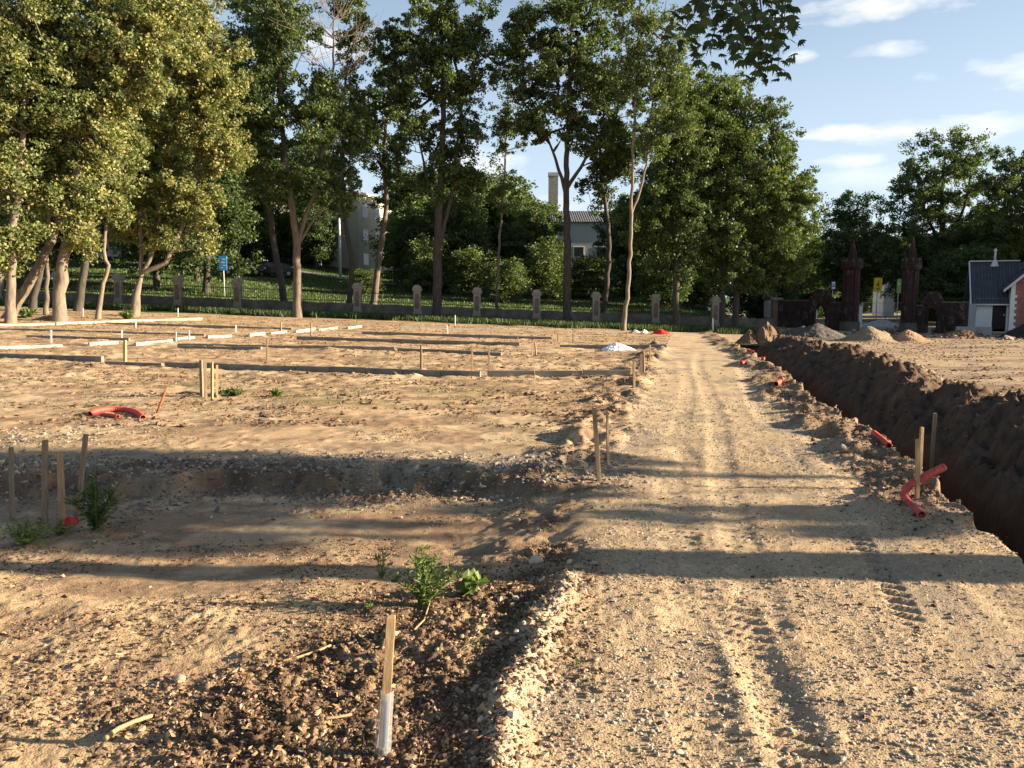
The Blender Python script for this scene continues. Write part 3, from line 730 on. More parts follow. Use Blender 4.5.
tree('broad dense round crowned tree with foliage almost to the ground, left of the gate', 54, [(.26, [(722, None), (724, 250), (728, 180), (730, 110)]), (.24, [(735, None), (740, 250), (750, 180)])],
     [(735, 130, 44, 48), (705, 140, 34, 44), (762, 180, 50, 56), (720, 215, 52, 60), (778, 225, 44, 50), (745, 262, 50, 30), (772, 272, 32, 22), (730, 95, 26, 20)], 111000, 351, GREEN + [(.10, .14, .03)], 17, .19, 1.0, 'bark_dark')
tree('rounded dark tree beyond the road between the broad tree and the left gate tower', 84, [(.3, [(848, None), (848, 250), (850, 210)])],
     [(850, 225, 26, 34), (838, 262, 26, 30), (866, 265, 22, 30)], 30000, 108, DEEP + GREEN, 18, .24, 1.3, 'bark_dark')
tree('large airy tree showing sky through its crown, behind the right gate tower', 80, [(.4, [(945, None), (944, 250), (942, 200), (945, 150)]), (.2, [(944, 255), (925, 210), (915, 170)]), (.2, [(944, 250), (965, 205), (972, 160)])],
     [(945, 160, 42, 30), (920, 195, 34, 36), (965, 195, 38, 40), (905, 240, 28, 34), (945, 245, 46, 36), (985, 240, 34, 36), (890, 262, 20, 26)], 60000, 283, GREEN, 19, .23, 1.05, 'bark_dark')
tree('olive tree with thinning top at the right edge behind the brick house', 74, [(.3, [(1003, None), (1003, 250), (1005, 180)])],
     [(1003, 185, 26, 34), (1020, 220, 30, 34), (992, 240, 22, 34), (1040, 180, 24, 40)], 30000, 148, OLIVE[:2] + GREEN, 20, .22, .95, 'bark')

# --- background trees beyond the fence: two models, copied
def bg_model(seed, cols, label, px, d, top, half, kind='broadleaf_tree', NL=30000):
    z = B1((px - CX) / F * d, d)
    bot = 296 + (EYE - z) * F / d
    h = bot - top
    return tree(label, d, [(.28, [(px, None), (px + 2, bot - h * .4), (px, bot - h * .75)])],
        [(px, top + h * .26, half * .75, h * .26), (px - half * .35, top + h * .5, half * .7, h * .28), (px + half * .4, top + h * .52, half * .65, h * .28), (px, top + h * .75, half * .95, h * .25)],
        NL, 120, cols, seed, .27, 1.45, 'bark_dark', name=kind, group='trees beyond the fence', attach=.15)
bgA = bg_model(31, DEEP, 'very dark tall tree right behind the golden green tree', 207, 66, 40, 44)
bgB = bg_model(32, DEEP + GREEN, 'rounded dark tree directly behind the thin young tree', 487, 84, 185, 32)
bgC = bg_model(33, GREEN + OLIVE[:2], 'low yellowish bushy tree right of the pale yellow block', 408, 82, 205, 24, NL=12000)
def copy_tree(src, px, d, s, rz, label, sz=None):
    X = (px - CX) / F * d; z = B1(X, d)
    o = src.copy(); C.objects.link(o); o.location = (X, d, z); o.rotation_euler = (0, 0, rz); o.scale = (s, s, sz or s); o['label'] = label
    for ch in src.children:
        c = ch.copy(); C.objects.link(c); c.parent = o
    return o
for i, (src, px, d, s, rz, lab, sz) in enumerate([
    (bgA, -30, 62, 1.0, 1.0, 'dark tree at the left picture edge behind the yellowing group', None),
    (bgA, 30, 64, 1.05, 2.2, 'dark tree seen through the leftmost yellowing trunks', None),
    (bgA, 66, 76, .9, 3.1, 'dark tree left of the white block behind the yellowing group', None),
    (bgA, 160, 68, 1.0, 4.0, 'dark tree filling the gap behind the three stemmed golden tree', None),
    (bgB, 245, 100, 1.5, .7, 'dark tree left of the beige block', 1.6),
    (bgA, 318, 92, .8, 5.0, 'dark tree between the beige block and the yellow block', .75),
    (bgB, 188, 84, 1.2, 1.9, 'dark tree behind the blue board', 1.4),
    (bgB, 455, 80, 1.0, 2.6, 'round dark tree behind the tall forked dark tree', .95),
    (bgB, 523, 82, 1.0, 3.9, 'dark tree in front of the low grey building, left of the chimney', .86),
    (bgC, 548, 74, .9, 1.2, 'low bushy tree under the brick chimney', .72),
    (bgC, 590, 76, 1.0, 2.8, 'bushy tree below the grey building wall', .55),
    (bgB, 640, 80, 1.1, 5.2, 'dark tree behind the pale forked trunk', 1.0),
    (bgB, 692, 78, 1.2, .4, 'dark tree hidden behind the left side of the broad tree', 1.3),
    (bgB, 800, 92, 1.1, 1.5, 'dark tree behind the right side of the broad tree', .9),
    (bgB, 826, 98, 1.1, 3.3, 'dark tree behind the bus stop sign', .95),
    (bgB, 862, 118, 1.2, 4.4, 'dark distant tree seen between the gate towers', .8),
    (bgB, 925, 84, 1.0, 5.5, 'dark tree right behind the right gate tower', .72),
    (bgB, 960, 70, .95, .2, 'dark tree left of the white annex roof', .65),
    (bgB, 1000, 86, 1.3, 2.0, 'dark tree above the annex roof', .85),
    (bgC, 366, 72, .55, 3.3, 'small dark bush behind the fence beside the leaning tree', .3),
    (bgC, 505, 70, .7, .3, 'bush behind the fence under the thin young tree', .5),
    (bgC, 470, 74, .8, 2.3, 'bush behind the fence right of the tall forked dark tree', .6),
    (bgC, 430, 76, .9, 1.3, 'bush behind the fence at the foot of the tall forked dark tree', .7),
    (bgC, 660, 70, .9, 5.3, 'bush behind the fence left of the broad tree', .7)]):
    copy_tree(src, px, d, s, rz, lab, sz)


for i, (src, px, d, s, rz, lab, sz) in enumerate([
    (bgA, -70, 80, 1.0, 0.3, 'dark tree beyond the left picture edge', None),
    (bgA, 60, 90, 1.0, 1.3, 'dark tree between the white block and the left trunks', .8),
    (bgB, 158, 92, 1.5, 1.1, 'dark tree just right of the white block', 1.5),
    (bgA, 200, 74, .85, 2.9, 'dark tree right behind the blue board and its lawn', .9),
    (bgB, 312, 99, 1.1, 0.9, 'dark tree close beside the beige block end wall', 1.5),
    (bgB, 420, 96, 1.6, 4.2, 'dark tree in the second row behind the tall forked tree', 1.2),
    (bgB, 455, 100, 1.6, 1.7, 'dark tree in the second row right of the tall forked tree', 1.3),
    (bgB, 500, 98, 1.5, 3.7, 'dark tree in the second row behind the thin young tree', 1.25),
    (bgB, 530, 92, 1.2, .6, 'dark tree just left of the square chimney foot', .88),
    (bgB, 632, 92, 1.3, 2.4, 'dark tree before the right half of the grey building', .95),
    (bgA, 655, 78, .75, 4.6, 'dark tree between the pale forked tree and the dense dark one', .85),
    (bgA, 705, 76, .8, 3.5, 'dark tree filling the space behind the two broad trees', .85),
    (bgB, 760, 84, 1.3, 1.2, 'dark tree straight behind the broad round tree', 1.3),
    (bgB, 890, 128, 1.8, 3.2, 'dark tree behind the small white house', 1.2),
    (bgB, 945, 100, 1.3, 2.2, 'dark tree behind the arched doorway of the right gate wall', .95),
    (bgB, 985, 76, 1.2, 3.4, 'dark tree right behind the annex chimney flue', .9),
    (bgC, -40, 99, 1.5, .8, 'bush on the lawn crest at the left picture edge', 1.1),
    (bgC, 15, 99, 1.4, 1.8, 'bush on the lawn crest behind the leftmost trunk', 1.0),
    (bgC, 46, 99, 1.4, 2.8, 'bush on the lawn crest left of the white block', 1.0),
    (bgC, 135, 98, 1.5, 3.8, 'bush on the lawn crest behind the slim crooked trunk', .9),
    (bgC, 175, 99, 1.5, 4.8, 'bush on the lawn crest behind the stems of the golden green tree', 1.0),
    (bgC, 222, 99, 1.5, 5.8, 'bush on the lawn crest just behind the blue board', 1.0),
    (bgC, 262, 97, 1.3, 5.1, 'bush on the lawn crest behind the parked cars', .8),
    (bgC, 310, 97, 1.2, 5.1, 'bush left of the pale concrete lamp post', .7),
    (bgB, 1045, 100, 1.8, .8, 'dark tree behind the brick house', 1.3)]):
    copy_tree(src, px, d, s, rz, lab, sz)
# --- trees standing just right of the view: their shadows cross the foreground
def side_tree(label, x, y, h0, h1, rad, NL, nc, seed, r0=.2, low=0, cols=GREEN, lean=(0, 0), name='broadleaf_tree', leaf=.13, cr=None):
    r = np.random.default_rng(seed); z0 = B1(x, y); org = np.array([x, y, z0])
    q = resample([(x, y, z0 - .2), (x + lean[0] * .3, y + lean[1] * .3, z0 + h0 * .5), (x + lean[0], y + lean[1], z0 + h0), (x + lean[0], y + lean[1], z0 + h1 * .8)], .5)
    t = np.linspace(0, 1, len(q)); rads = r0 * (1 - .5 * t) + r0 * .4 * np.exp(-t * 20)
    v = r.normal(size=(nc, 3)); v /= np.linalg.norm(v, axis=1, keepdims=True); v *= (r.random((nc, 1)) ** .42)
    ce = org + np.array([lean[0], lean[1], (h0 + h1) / 2]) + v * np.array([rad * 1.6, rad, (h1 - h0) / 2])
    if low: ce = np.vstack([ce, org + np.stack([r.normal(0, 1.6, low), r.normal(0, .9, low) , r.uniform(h0 * .35, h0, low)], 1)])
    root = thing(name, tuple(org), label, 'tree')
    VV, FF, k = [], [], 0
    for a, b in [(q, rads)] + grow([(q, rads)], ce, r, .02):
        V, Fc = tube_np(a, b, 8 if k == 0 else 5); VV.append(V); FF.append(Fc + k); k += len(V)
    mesh_np('trunk', np.vstack(VV), np.vstack(FF), M['bark'], root, smooth=True, origin=org)
    cr_ = cr; cr = r.uniform(.45, .8, len(ce)) * (cr_ or 1.0) * (1.4 if cr_ else 1)
    if low and not cr_: cr[-low:] *= .42
    leaves_mesh('crown', ce, cr, NL, leaf, cols, r, root, org)
    return root, org
side_tree('slender tree outside the right edge, farther of the two casting shade on the hollow', 21, 6.9, 5.9, 13, 1.25, 42000, 130, 51, .10, 26)
side_tree('broad tree outside the right edge casting shade over the hollow', 17.5, 5.5, 5.1, 12, 1.1, 42000, 120, 52, .07, 22)
for i, (x_, y_, hh, rr, sd_) in enumerate([(47, 51.5, 13, 3.0, 71), (52, 57, 15, 3.8, 72), (50, 64, 13, 3.8, 73), (56, 72, 15, 4.2, 74), (60, 82, 15, 4.5, 75)]):
    side_tree(['nearest tall tree outside the right edge beside the brick house', 'tall tree outside the right edge behind the brick house', 'tall tree outside the right edge beyond the gate line', 'tall tree outside the right edge on the park side', 'farthest tall tree outside the right edge'][i], x_, y_, 3.5, hh, rr, 55000, 150, sd_, .3, 24, DEEP + GREEN, leaf=.30, cr=1.7)
maple, morg = side_tree('maple at the right outside the view whose leafy branch hangs over the road', 11.5, 4.72, 5.2, 11, 3.2, 12000, 90, 53, .34, 0, DEEP, name='maple_tree')
def maple_branch():
    r = np.random.default_rng(77)
    a = morg + np.array([0, 0, 4.9])
    q = resample([a, a + np.array([-3.6, .8, 1.0]), np.array([4.2, 6.5, 5.3]), np.array([2.6, 6.7, 4.75]), np.array([1.9, 6.7, 4.45])], .3)
    VV, FF, k = [], [], 0
    V, Fc = tube_np(q, np.linspace(.07, .012, len(q)), 7); VV.append(V); FF.append(Fc); k = len(V)
    star = []
    for i, (ang, ra) in enumerate([(0, .12), (20, .55), (38, .95), (52, .62), (62, .85), (78, .55), (90, 1.1), (102, .55), (118, .85), (128, .62), (142, .95), (160, .55), (180, .12)]):
        star.append((ra * math.cos(R(ang)), ra * math.sin(R(ang)) + (.0 if ra > .2 else -.05), 0))
    star.append((.0, -.05, 0)); star = np.array(star)
    LV, LF, LC, lk = [], [], [], 0
    twigs = []
    targets = [(690, 8), (700, 22), (712, 40), (706, 56), (722, 12), (738, 6), (752, 18), (766, 8), (782, 24), (784, 34), (745, 34), (732, 28), (757, 46), (770, 56), (778, 66), (764, 34), (726, -8), (750, -12), (776, -6), (700, -10), (684, 30), (690, 46), (752, 60), (768, 70), (740, 50)]
    for (px, py) in targets:
        dd = r.uniform(6.2, 7.2); e = P(px, py, dd)
        j = int(np.argmin(np.linalg.norm(q - e - np.array([.25, 0, .25]), axis=1))); s = q[j]
        mid = (s + e) / 2 + np.array([0, 0, .12])
        tw = resample([s, mid, e], .12)
        V, Fc = tube_np(tw, np.linspace(.009, .003, len(tw)), 5); VV.append(V); FF.append(Fc + k); k += len(V)
        m = 17
        for i in range(m):
            c = tw[min(len(tw) - 1, int(len(tw) * (1 - .25 * r.random())))] + r.normal(size=3) * np.array([.075, .10, .06])
            sz = r.uniform(.05, .088)
            nrm = r.normal(size=3) * .6 + np.array([0, -.9, .45]); nrm /= np.linalg.norm(nrm)
            down = np.array([0, 0, -1.]) + r.normal(size=3) * .5; w = down - nrm * (down @ nrm); w /= np.linalg.norm(w); u = np.cross(w, nrm)
            st = star.copy(); curl = -.12 * (st[:, 0] ** 2 + st[:, 1] ** 2)
            V = c + sz * (st[:, :1] * u + st[:, 1:2] * w + curl[:, None] * nrm)
            LV.append(V); LF.append([lk + t for t in range(len(V))]); lk += len(V)
            LC += [np.array(random.choice([(.030, .050, .014), (.042, .066, .018), (.055, .085, .022)])) * r.uniform(.8, 1.2)] * len(V)
    mesh_np('hanging_branch', np.vstack(VV), np.vstack(FF), M['bark_dark'], maple, smooth=True, origin=morg)
    o = mesh_np('maple_leaves', np.vstack(LV), LF, M['leaf'], maple, col=np.array(LC), origin=morg)
    o['kind'] = 'stuff'
maple_branch()

# ------------------------------------------------------------------ fence
FD = 54.0
pill_x = [(714 - CX) / F * FD - 4.0 * k for k in range(0, 13)]
def pillar_mesh():
    o = MB()
    o.box(-.30, .30, -.27, .27, -.5, .55)
    o.box(-.24, .24, -.22, .22, .55, 1.95)
    cap = MB()
    arc = [(-.32, 1.93), (.32, 1.93), (.32, 2.06)] + [(.30 * math.cos(a), 2.08 + .27 * math.sin(a)) for a in np.linspace(.15, math.pi - .15, 9)] + [(-.32, 2.06)]
    cap.prism(arc, -.28, .28)
    inset = MB(); pan = [(-.13, .75), (.13, .75), (.13, 1.62)] + [(.13 * math.cos(a), 1.62 + .15 * math.sin(a)) for a in np.linspace(.2, math.pi - .2, 6)] + [(-.13, 1.62)]
    inset.prism(pan, -.245, -.215)
    return o, cap, inset
first = None
names = ['at the right end of the fence, beside the end of the haul road', 'half hidden behind the dark dense tree left of the broad tree', 'left of the pale forked tree', 'midway between the pale forked tree and the straight trunk',
         'third pillar left of the pale forked tree, below the thin young tree', 'just right of the tall forked dark tree', 'just left of the tall forked dark tree', 'hidden in part by the leaning tree near the lamp post',
         'right beside the thick bare topped tree', 'two pillars right of the three stemmed golden tree, brownish cap', 'small and dim just right of the three stemmed golden tree',
         'just left of the three stemmed golden tree', 'hidden among the yellowing trunks at the left']
for k, x in enumerate(pill_x):
    z = B1(x, FD)
    if first is None:
        a, b, c = pillar_mesh()
        first = thing('fence_pillar', (x, FD, z), '', 'pillar', 'pillars of the park fence')
        a.build('shaft', M['pillar'], first, bevel=.02); b.build('cap', M['pillar'], first, bevel=.015); c.build('brick_panel', M['brick_pillar'], first)
        o = first
    else:
        o = first.copy(); C.objects.link(o); o.location = (x, FD, z)
        for ch in first.children:
            q = ch.copy(); C.objects.link(q); q.parent = o
    o.rotation_euler = (0, R(random.uniform(-1, 1)), R(random.uniform(-3, 3)))
    o['label'] = 'weathered fence pillar ' + names[k]
# low wall of the fence
xs = np.arange(-44, 17.6, .5); V = []; Fq = []
for i, x in enumerate(xs):
    z = B1(x, FD); t = .95 + .03 * math.sin(x * 3)
    V += [(x, FD - .16, z - .6), (x, FD - .16, z + t), (x, FD + .16, z + t), (x, FD + .16, z - .6)]
    if i: 
        a = (i - 1) * 4; b = i * 4
        Fq += [(a, b, b + 1, a + 1), (a + 1, b + 1, b + 2, a + 2), (a + 2, b + 2, b + 3, a + 3)]
n = len(xs) * 4
Fq += [(0, 1, 2, 3), (n - 1, n - 2, n - 3, n - 4)]
tag(mesh_np('plinth_wall', V, Fq, M['stonewall']), 'long low dark plinth wall carrying the pillars of the park fence', 'wall')
rail0 = None
bays = ['beside the broad round tree', 'behind the dark dense tree left of the broad tree', 'right of the straight trunk', 'behind the straight tall trunk', 'under the thin young tree', 'behind the tall forked dark tree', 'left of the tall forked dark tree',
        'by the lamp post and leaning tree', 'right behind the bare topped tree', 'left of the bare topped tree', 'below the blue board', 'behind the three stemmed golden tree']
for k in range(12):
    x1, x0 = pill_x[k] - .27, pill_x[k + 1] + .27
    z0, z1 = B1(x0, FD), B1(x1, FD); mb = MB(); sl = (z1 - z0) / (x1 - x0)
    ctr = ((x0 + x1) / 2, FD, (z0 + z1) / 2); hw = (x1 - x0) / 2
    if rail0 is None:
        for hz in (1.08, 1.66):
            mb.add([(-hw, -.02, hz - hw * sl), (hw, -.02, hz + hw * sl), (hw, .02, hz + hw * sl), (-hw, .02, hz - hw * sl), (-hw, -.02, hz + .04 - hw * sl), (hw, -.02, hz + .04 + hw * sl), (hw, .02, hz + .04 + hw * sl), (-hw, .02, hz + .04 - hw * sl)],
                   [(0, 3, 2, 1), (4, 5, 6, 7), (0, 1, 5, 4), (1, 2, 6, 5), (2, 3, 7, 6), (3, 0, 4, 7)])
        for b in np.linspace(-hw + .1, hw - .1, 24):
            mb.box(b - .009, b + .009, -.011, .011, 1.02 + b * sl, 1.80 + b * sl)
        o = mb.build('iron_railing', M['iron']); o.location = ctr; rail0 = o
    else:
        o = rail0.copy(); C.objects.link(o); o.location = ctr
    tag(o, 'black iron railing bay ' + bays[k], 'railing', 'railing bays of the park fence')
# vegetation along the wall foot
def grass_strip(name, label, n, fx, h, cols, seed, w=.02):
    r = np.random.default_rng(seed)
    x, y = fx(r, n); z = base_h(x, y)
    n = len(x)
    hh = h * r.uniform(.5, 1.3, n); a = r.uniform(0, 6.28, n); lean = r.normal(0, .3, (n, 2)) * hh[:, None]
    ww = w * r.uniform(.7, 1.5, n)
    dx, dy = np.cos(a) * ww, np.sin(a) * ww
    V = np.stack([np.stack([x - dx, y - dy, z - .02], 1), np.stack([x + dx, y + dy, z - .02], 1), np.stack([x + lean[:, 0] + dx * .3, y + lean[:, 1] + dy * .3, z + hh], 1), np.stack([x + lean[:, 0] * 1.1 - dx * .3, y + lean[:, 1] - dy * .3, z + hh * .97], 1)], 1)
    c = np.array(cols)[r.integers(0, len(cols), n)] * r.uniform(.7, 1.2, (n, 1))
    tag(mesh_np(name, V.reshape(-1, 3), np.arange(4 * n).reshape(-1, 4), M['leaf'], col=np.repeat(c, 4, 0)), label, 'grass', kind='stuff')
def strip1(r, n):
    x = r.uniform(-40, 17, n); y = 53.7 - r.random(n) ** 1.5 * (3.4 + .04 * x) * (.5 + fbm(x * .6, x * 0, 91, 3))
    return x, y
grass_strip('tall_grass', 'rank dark grass and nettles along the fence wall foot', 34000, strip1, .34, DEEP + GREEN[:1], 91, .028)
def strip2(r, n):
    x = r.uniform(-60, 22, n); y = r.uniform(55, 98, n); k = r.random(n) < ss(22, 16, x)
    return x[k], y[k]
grass_strip('lawn_grass', 'mown green lawn grass of the park slope behind the fence', 60000, strip2, .12, [(.075, .115, .03), (.10, .145, .038), (.06, .09, .026)], 92, .05)
# footpath over the lawn
def ribbon(name, pts, w, mat, dz=.03):
    q = resample([(x, y, 0) for x, y in pts], 1.0); V = []; Fq = []
    t = np.gradient(q, axis=0)
    for i, p in enumerate(q):
        nx, ny = -t[i, 1], t[i, 0]; l = math.hypot(nx, ny); nx /= l; ny /= l
        for s in (-1, 1):
            X, Y = p[0] + nx * w * s, p[1] + ny * w * s
            V.append((X, Y, max(B1(X, Y), B1(X, Y)) + dz))
        if i: Fq.append((2 * i - 2, 2 * i, 2 * i + 1, 2 * i - 1))
    o = mesh_np(name, V, Fq, mat); tag(o, kind='structure')
ribbon('footpath', [(-46, 88), (-26, 88), (-14, 84), (-5, 80), (4, 78)], .9, M['asphalt'], .05)

# ------------------------------------------------------------------ gate
GA = P(780, 320, 62); GB = P(968, 330, 54)
def gpt(px):
    t = (px - CX) / F
    # intersection of line of sight with the wall line
    dx, dy = GB[0] - GA[0], GB[1] - GA[1]
    k = .9946
    # x = t*y*kk ; use P scaling at a nominal row
    f = lambda u: (GA[0] + dx * u) / (GA[1] + dy * u) - P(px, 315, 10)[0] / 10
    lo, hi = -.3, 1.4
    for _ in range(50):
        m = (lo + hi) / 2
        if f(m) < 0: lo = m
        else: hi = m
    return (lo + hi) / 2
GL = math.hypot(GB[0] - GA[0], GB[1] - GA[1]); GR = math.atan2(GB[1] - GA[1], GB[0] - GA[0])
def gu(px): return gpt(px) * GL
def gloc(px):
    u = gpt(px); x = GA[0] + (GB[0] - GA[0]) * u; y = GA[1] + (GB[1] - GA[1]) * u
    return x, y, B1(x, y)
def zat(px, py):
    x, y, _ = gloc(px); return P(px, py, y)[2]
def gate_wall(pxa, pxb, portal, label, ytop_a, ytop_b, hump):
    ua, ub = gu(pxa), gu(pxb); x, y, z0 = gloc(pxa)
    t = thing('gate_wall', (x, y, z0), label, 'gate wall', 'brick walls of the old gate', rz=GR)
    pa, pb = gu(portal[0]) - ua, gu(portal[1]) - ua; L = ub - ua
    ha, hb = zat(pxa, ytop_a) - z0, zat(pxb, ytop_b) - z0
    hp = zat((portal[0] + portal[1]) / 2, hump) - z0; zo = zat(portal[0], portal[2]) - z0
    w = (pb - pa); c = (pa + pb) / 2; th = .22
    mb = MB()
    def wallpiece(poly): mb.prism(poly, -th, th)
    wallpiece([(0, -.6), (pa - .001, -.6), (pa - .001, ha), (0, ha)])
    wallpiece([(pb + .001, -.6), (L, -.6), (L, hb), (pb + .001, hb)])
    # surround above the arch
    arch = [(c + w / 2 * math.cos(a), zo - w / 2 + w / 2 * math.sin(a)) for a in np.linspace(math.pi, 0, 9)]
    for i in range(8):
        (xa, za), (xb, zb) = arch[i], arch[i + 1]
        wallpiece([(xa, za), (xb, zb), (xb, max(ha, hb) + .001), (xa, max(ha, hb) + .001)])
    mb.build('wall', M['brick_dark'], t)
    g = MB()   # stepped round gable over the portal
    g.prism([(c - w * 1.35, max(ha, hb) - .1), (c + w * 1.35, max(ha, hb) - .1), (c + w * 1.2, max(ha, hb) + .15)] + [(c + w * .95 * math.cos(a), max(ha, hb) + .12 + (hp - max(ha, hb) - .12) * math.sin(a)) for a in np.linspace(.25, math.pi - .25, 9)] + [(c - w * 1.2, max(ha, hb) + .15)], -th - .05, th + .05)
    g.build('portal_gable', M['brick_dark'], t)
    cp = MB(); cp.box(-.05, pa - w * .5, -th - .06, th + .06, ha + .001, ha + .09); cp.box(pb + w * .5, L, -th - .06, th + .06, hb + .001, hb + .09)
    cp.build('coping', M['stonewall'], t)
    for u in (pa - .22, pb + .22):
        MB().box(u - .13, u + .13, -th - .12, -th + .002, -.5, zo + .1).build('jamb', M['brick_dark'], t)
    for u in np.arange(.6, L - .3, 1.35):
        if abs(u - c) > w: MB().box(u - .12, u + .12, -th - .09, -th + .002, -.5, min(ha, hb) - .15).build('buttress', M['brick_dark'], t)
    return t
def gate_tower(px, wpx, yshaft, ycap, yspire, label):
    x, y, z0 = gloc(px); w = wpx / F * y / 2
    t = thing('gate_tower', (x, y, z0), label, 'gate tower', 'towers of the old brick gate', rz=GR)
    hs, hc, hp = [P(px, q, y)[2] - z0 for q in (yshaft, ycap, yspire)]
    b = MB(); b.frustum(0, 0, -.6, .7, w * 1.3, w * 1.25, 8, R(22.5)); b.build('plinth', M['stonewall'], t)
    b = MB(); b.frustum(0, 0, .7, hs, w * 1.05, w * 1.0, 8, R(22.5)); b.build('shaft', M['brick_dark'], t)
    for i in range(4):
        a = R(45 + 90 * i); q = MB(); q.box(-.09, .09, -.09, .09, .7, hs + .05); o = q.build('corner_shaft', M['brick_dark'], t); o.location = (w * .98 * math.cos(a), w * .98 * math.sin(a), 0); o.rotation_euler = (0, 0, a)
    b = MB(); b.frustum(0, 0, hs, hs + .18, w * 1.05, w * 1.4, 8, R(22.5)); b.frustum(0, 0, hs + .181, hc, w * 1.4, w * 1.35, 8, R(22.5))
    b.build('cornice', M['brick_dark'], t)
    for i in range(8):
        a = R(45 * i + 22.5); q = MB(); q.frustum(0, 0, hc + .001, hc + .28, .11, .05, 4, R(45)); o = q.build('pinnacle', M['brick_dark'], t); o.location = (w * 1.15 * math.cos(a), w * 1.15 * math.sin(a), 0)
    b = MB(); b.frustum(0, 0, hc + .002, hp, w * .74, .04, 8, R(22.5)); b.build('spire', M['brick_dark'], t)
    return t
gate_wall(778, 843, (815, 826, 306), 'dark brick gate wall with small arched doorway left of the gate opening', 301, 303, 289)
gate_wall(917, 968, (928, 937, 308), 'dark brick gate wall with arched doorway running up to the white annex', 306, 303, 291)
gate_tower(850, 15, 270, 262, 240, 'octagonal dark brick tower with stub spire on the left of the gate opening')
gate_tower(909, 14, 271, 262, 236, 'octagonal dark brick tower with pointed spire on the right of the gate opening')
# brick end pier of the fence
x, y, z = gloc(776)
t = thing('end_pier', (x, y, z), 'pale topped brick pier where the park fence meets the gate wall', 'pier')
MB().box(-.33, .33, -.3, .3, -.5, 2.05).build('shaft', M['brick_pillar'], t, bevel=.015); MB().box(-.4, .4, -.37, .37, 2.051, 2.2).build('cap', M['pillar'], t, bevel=.02)

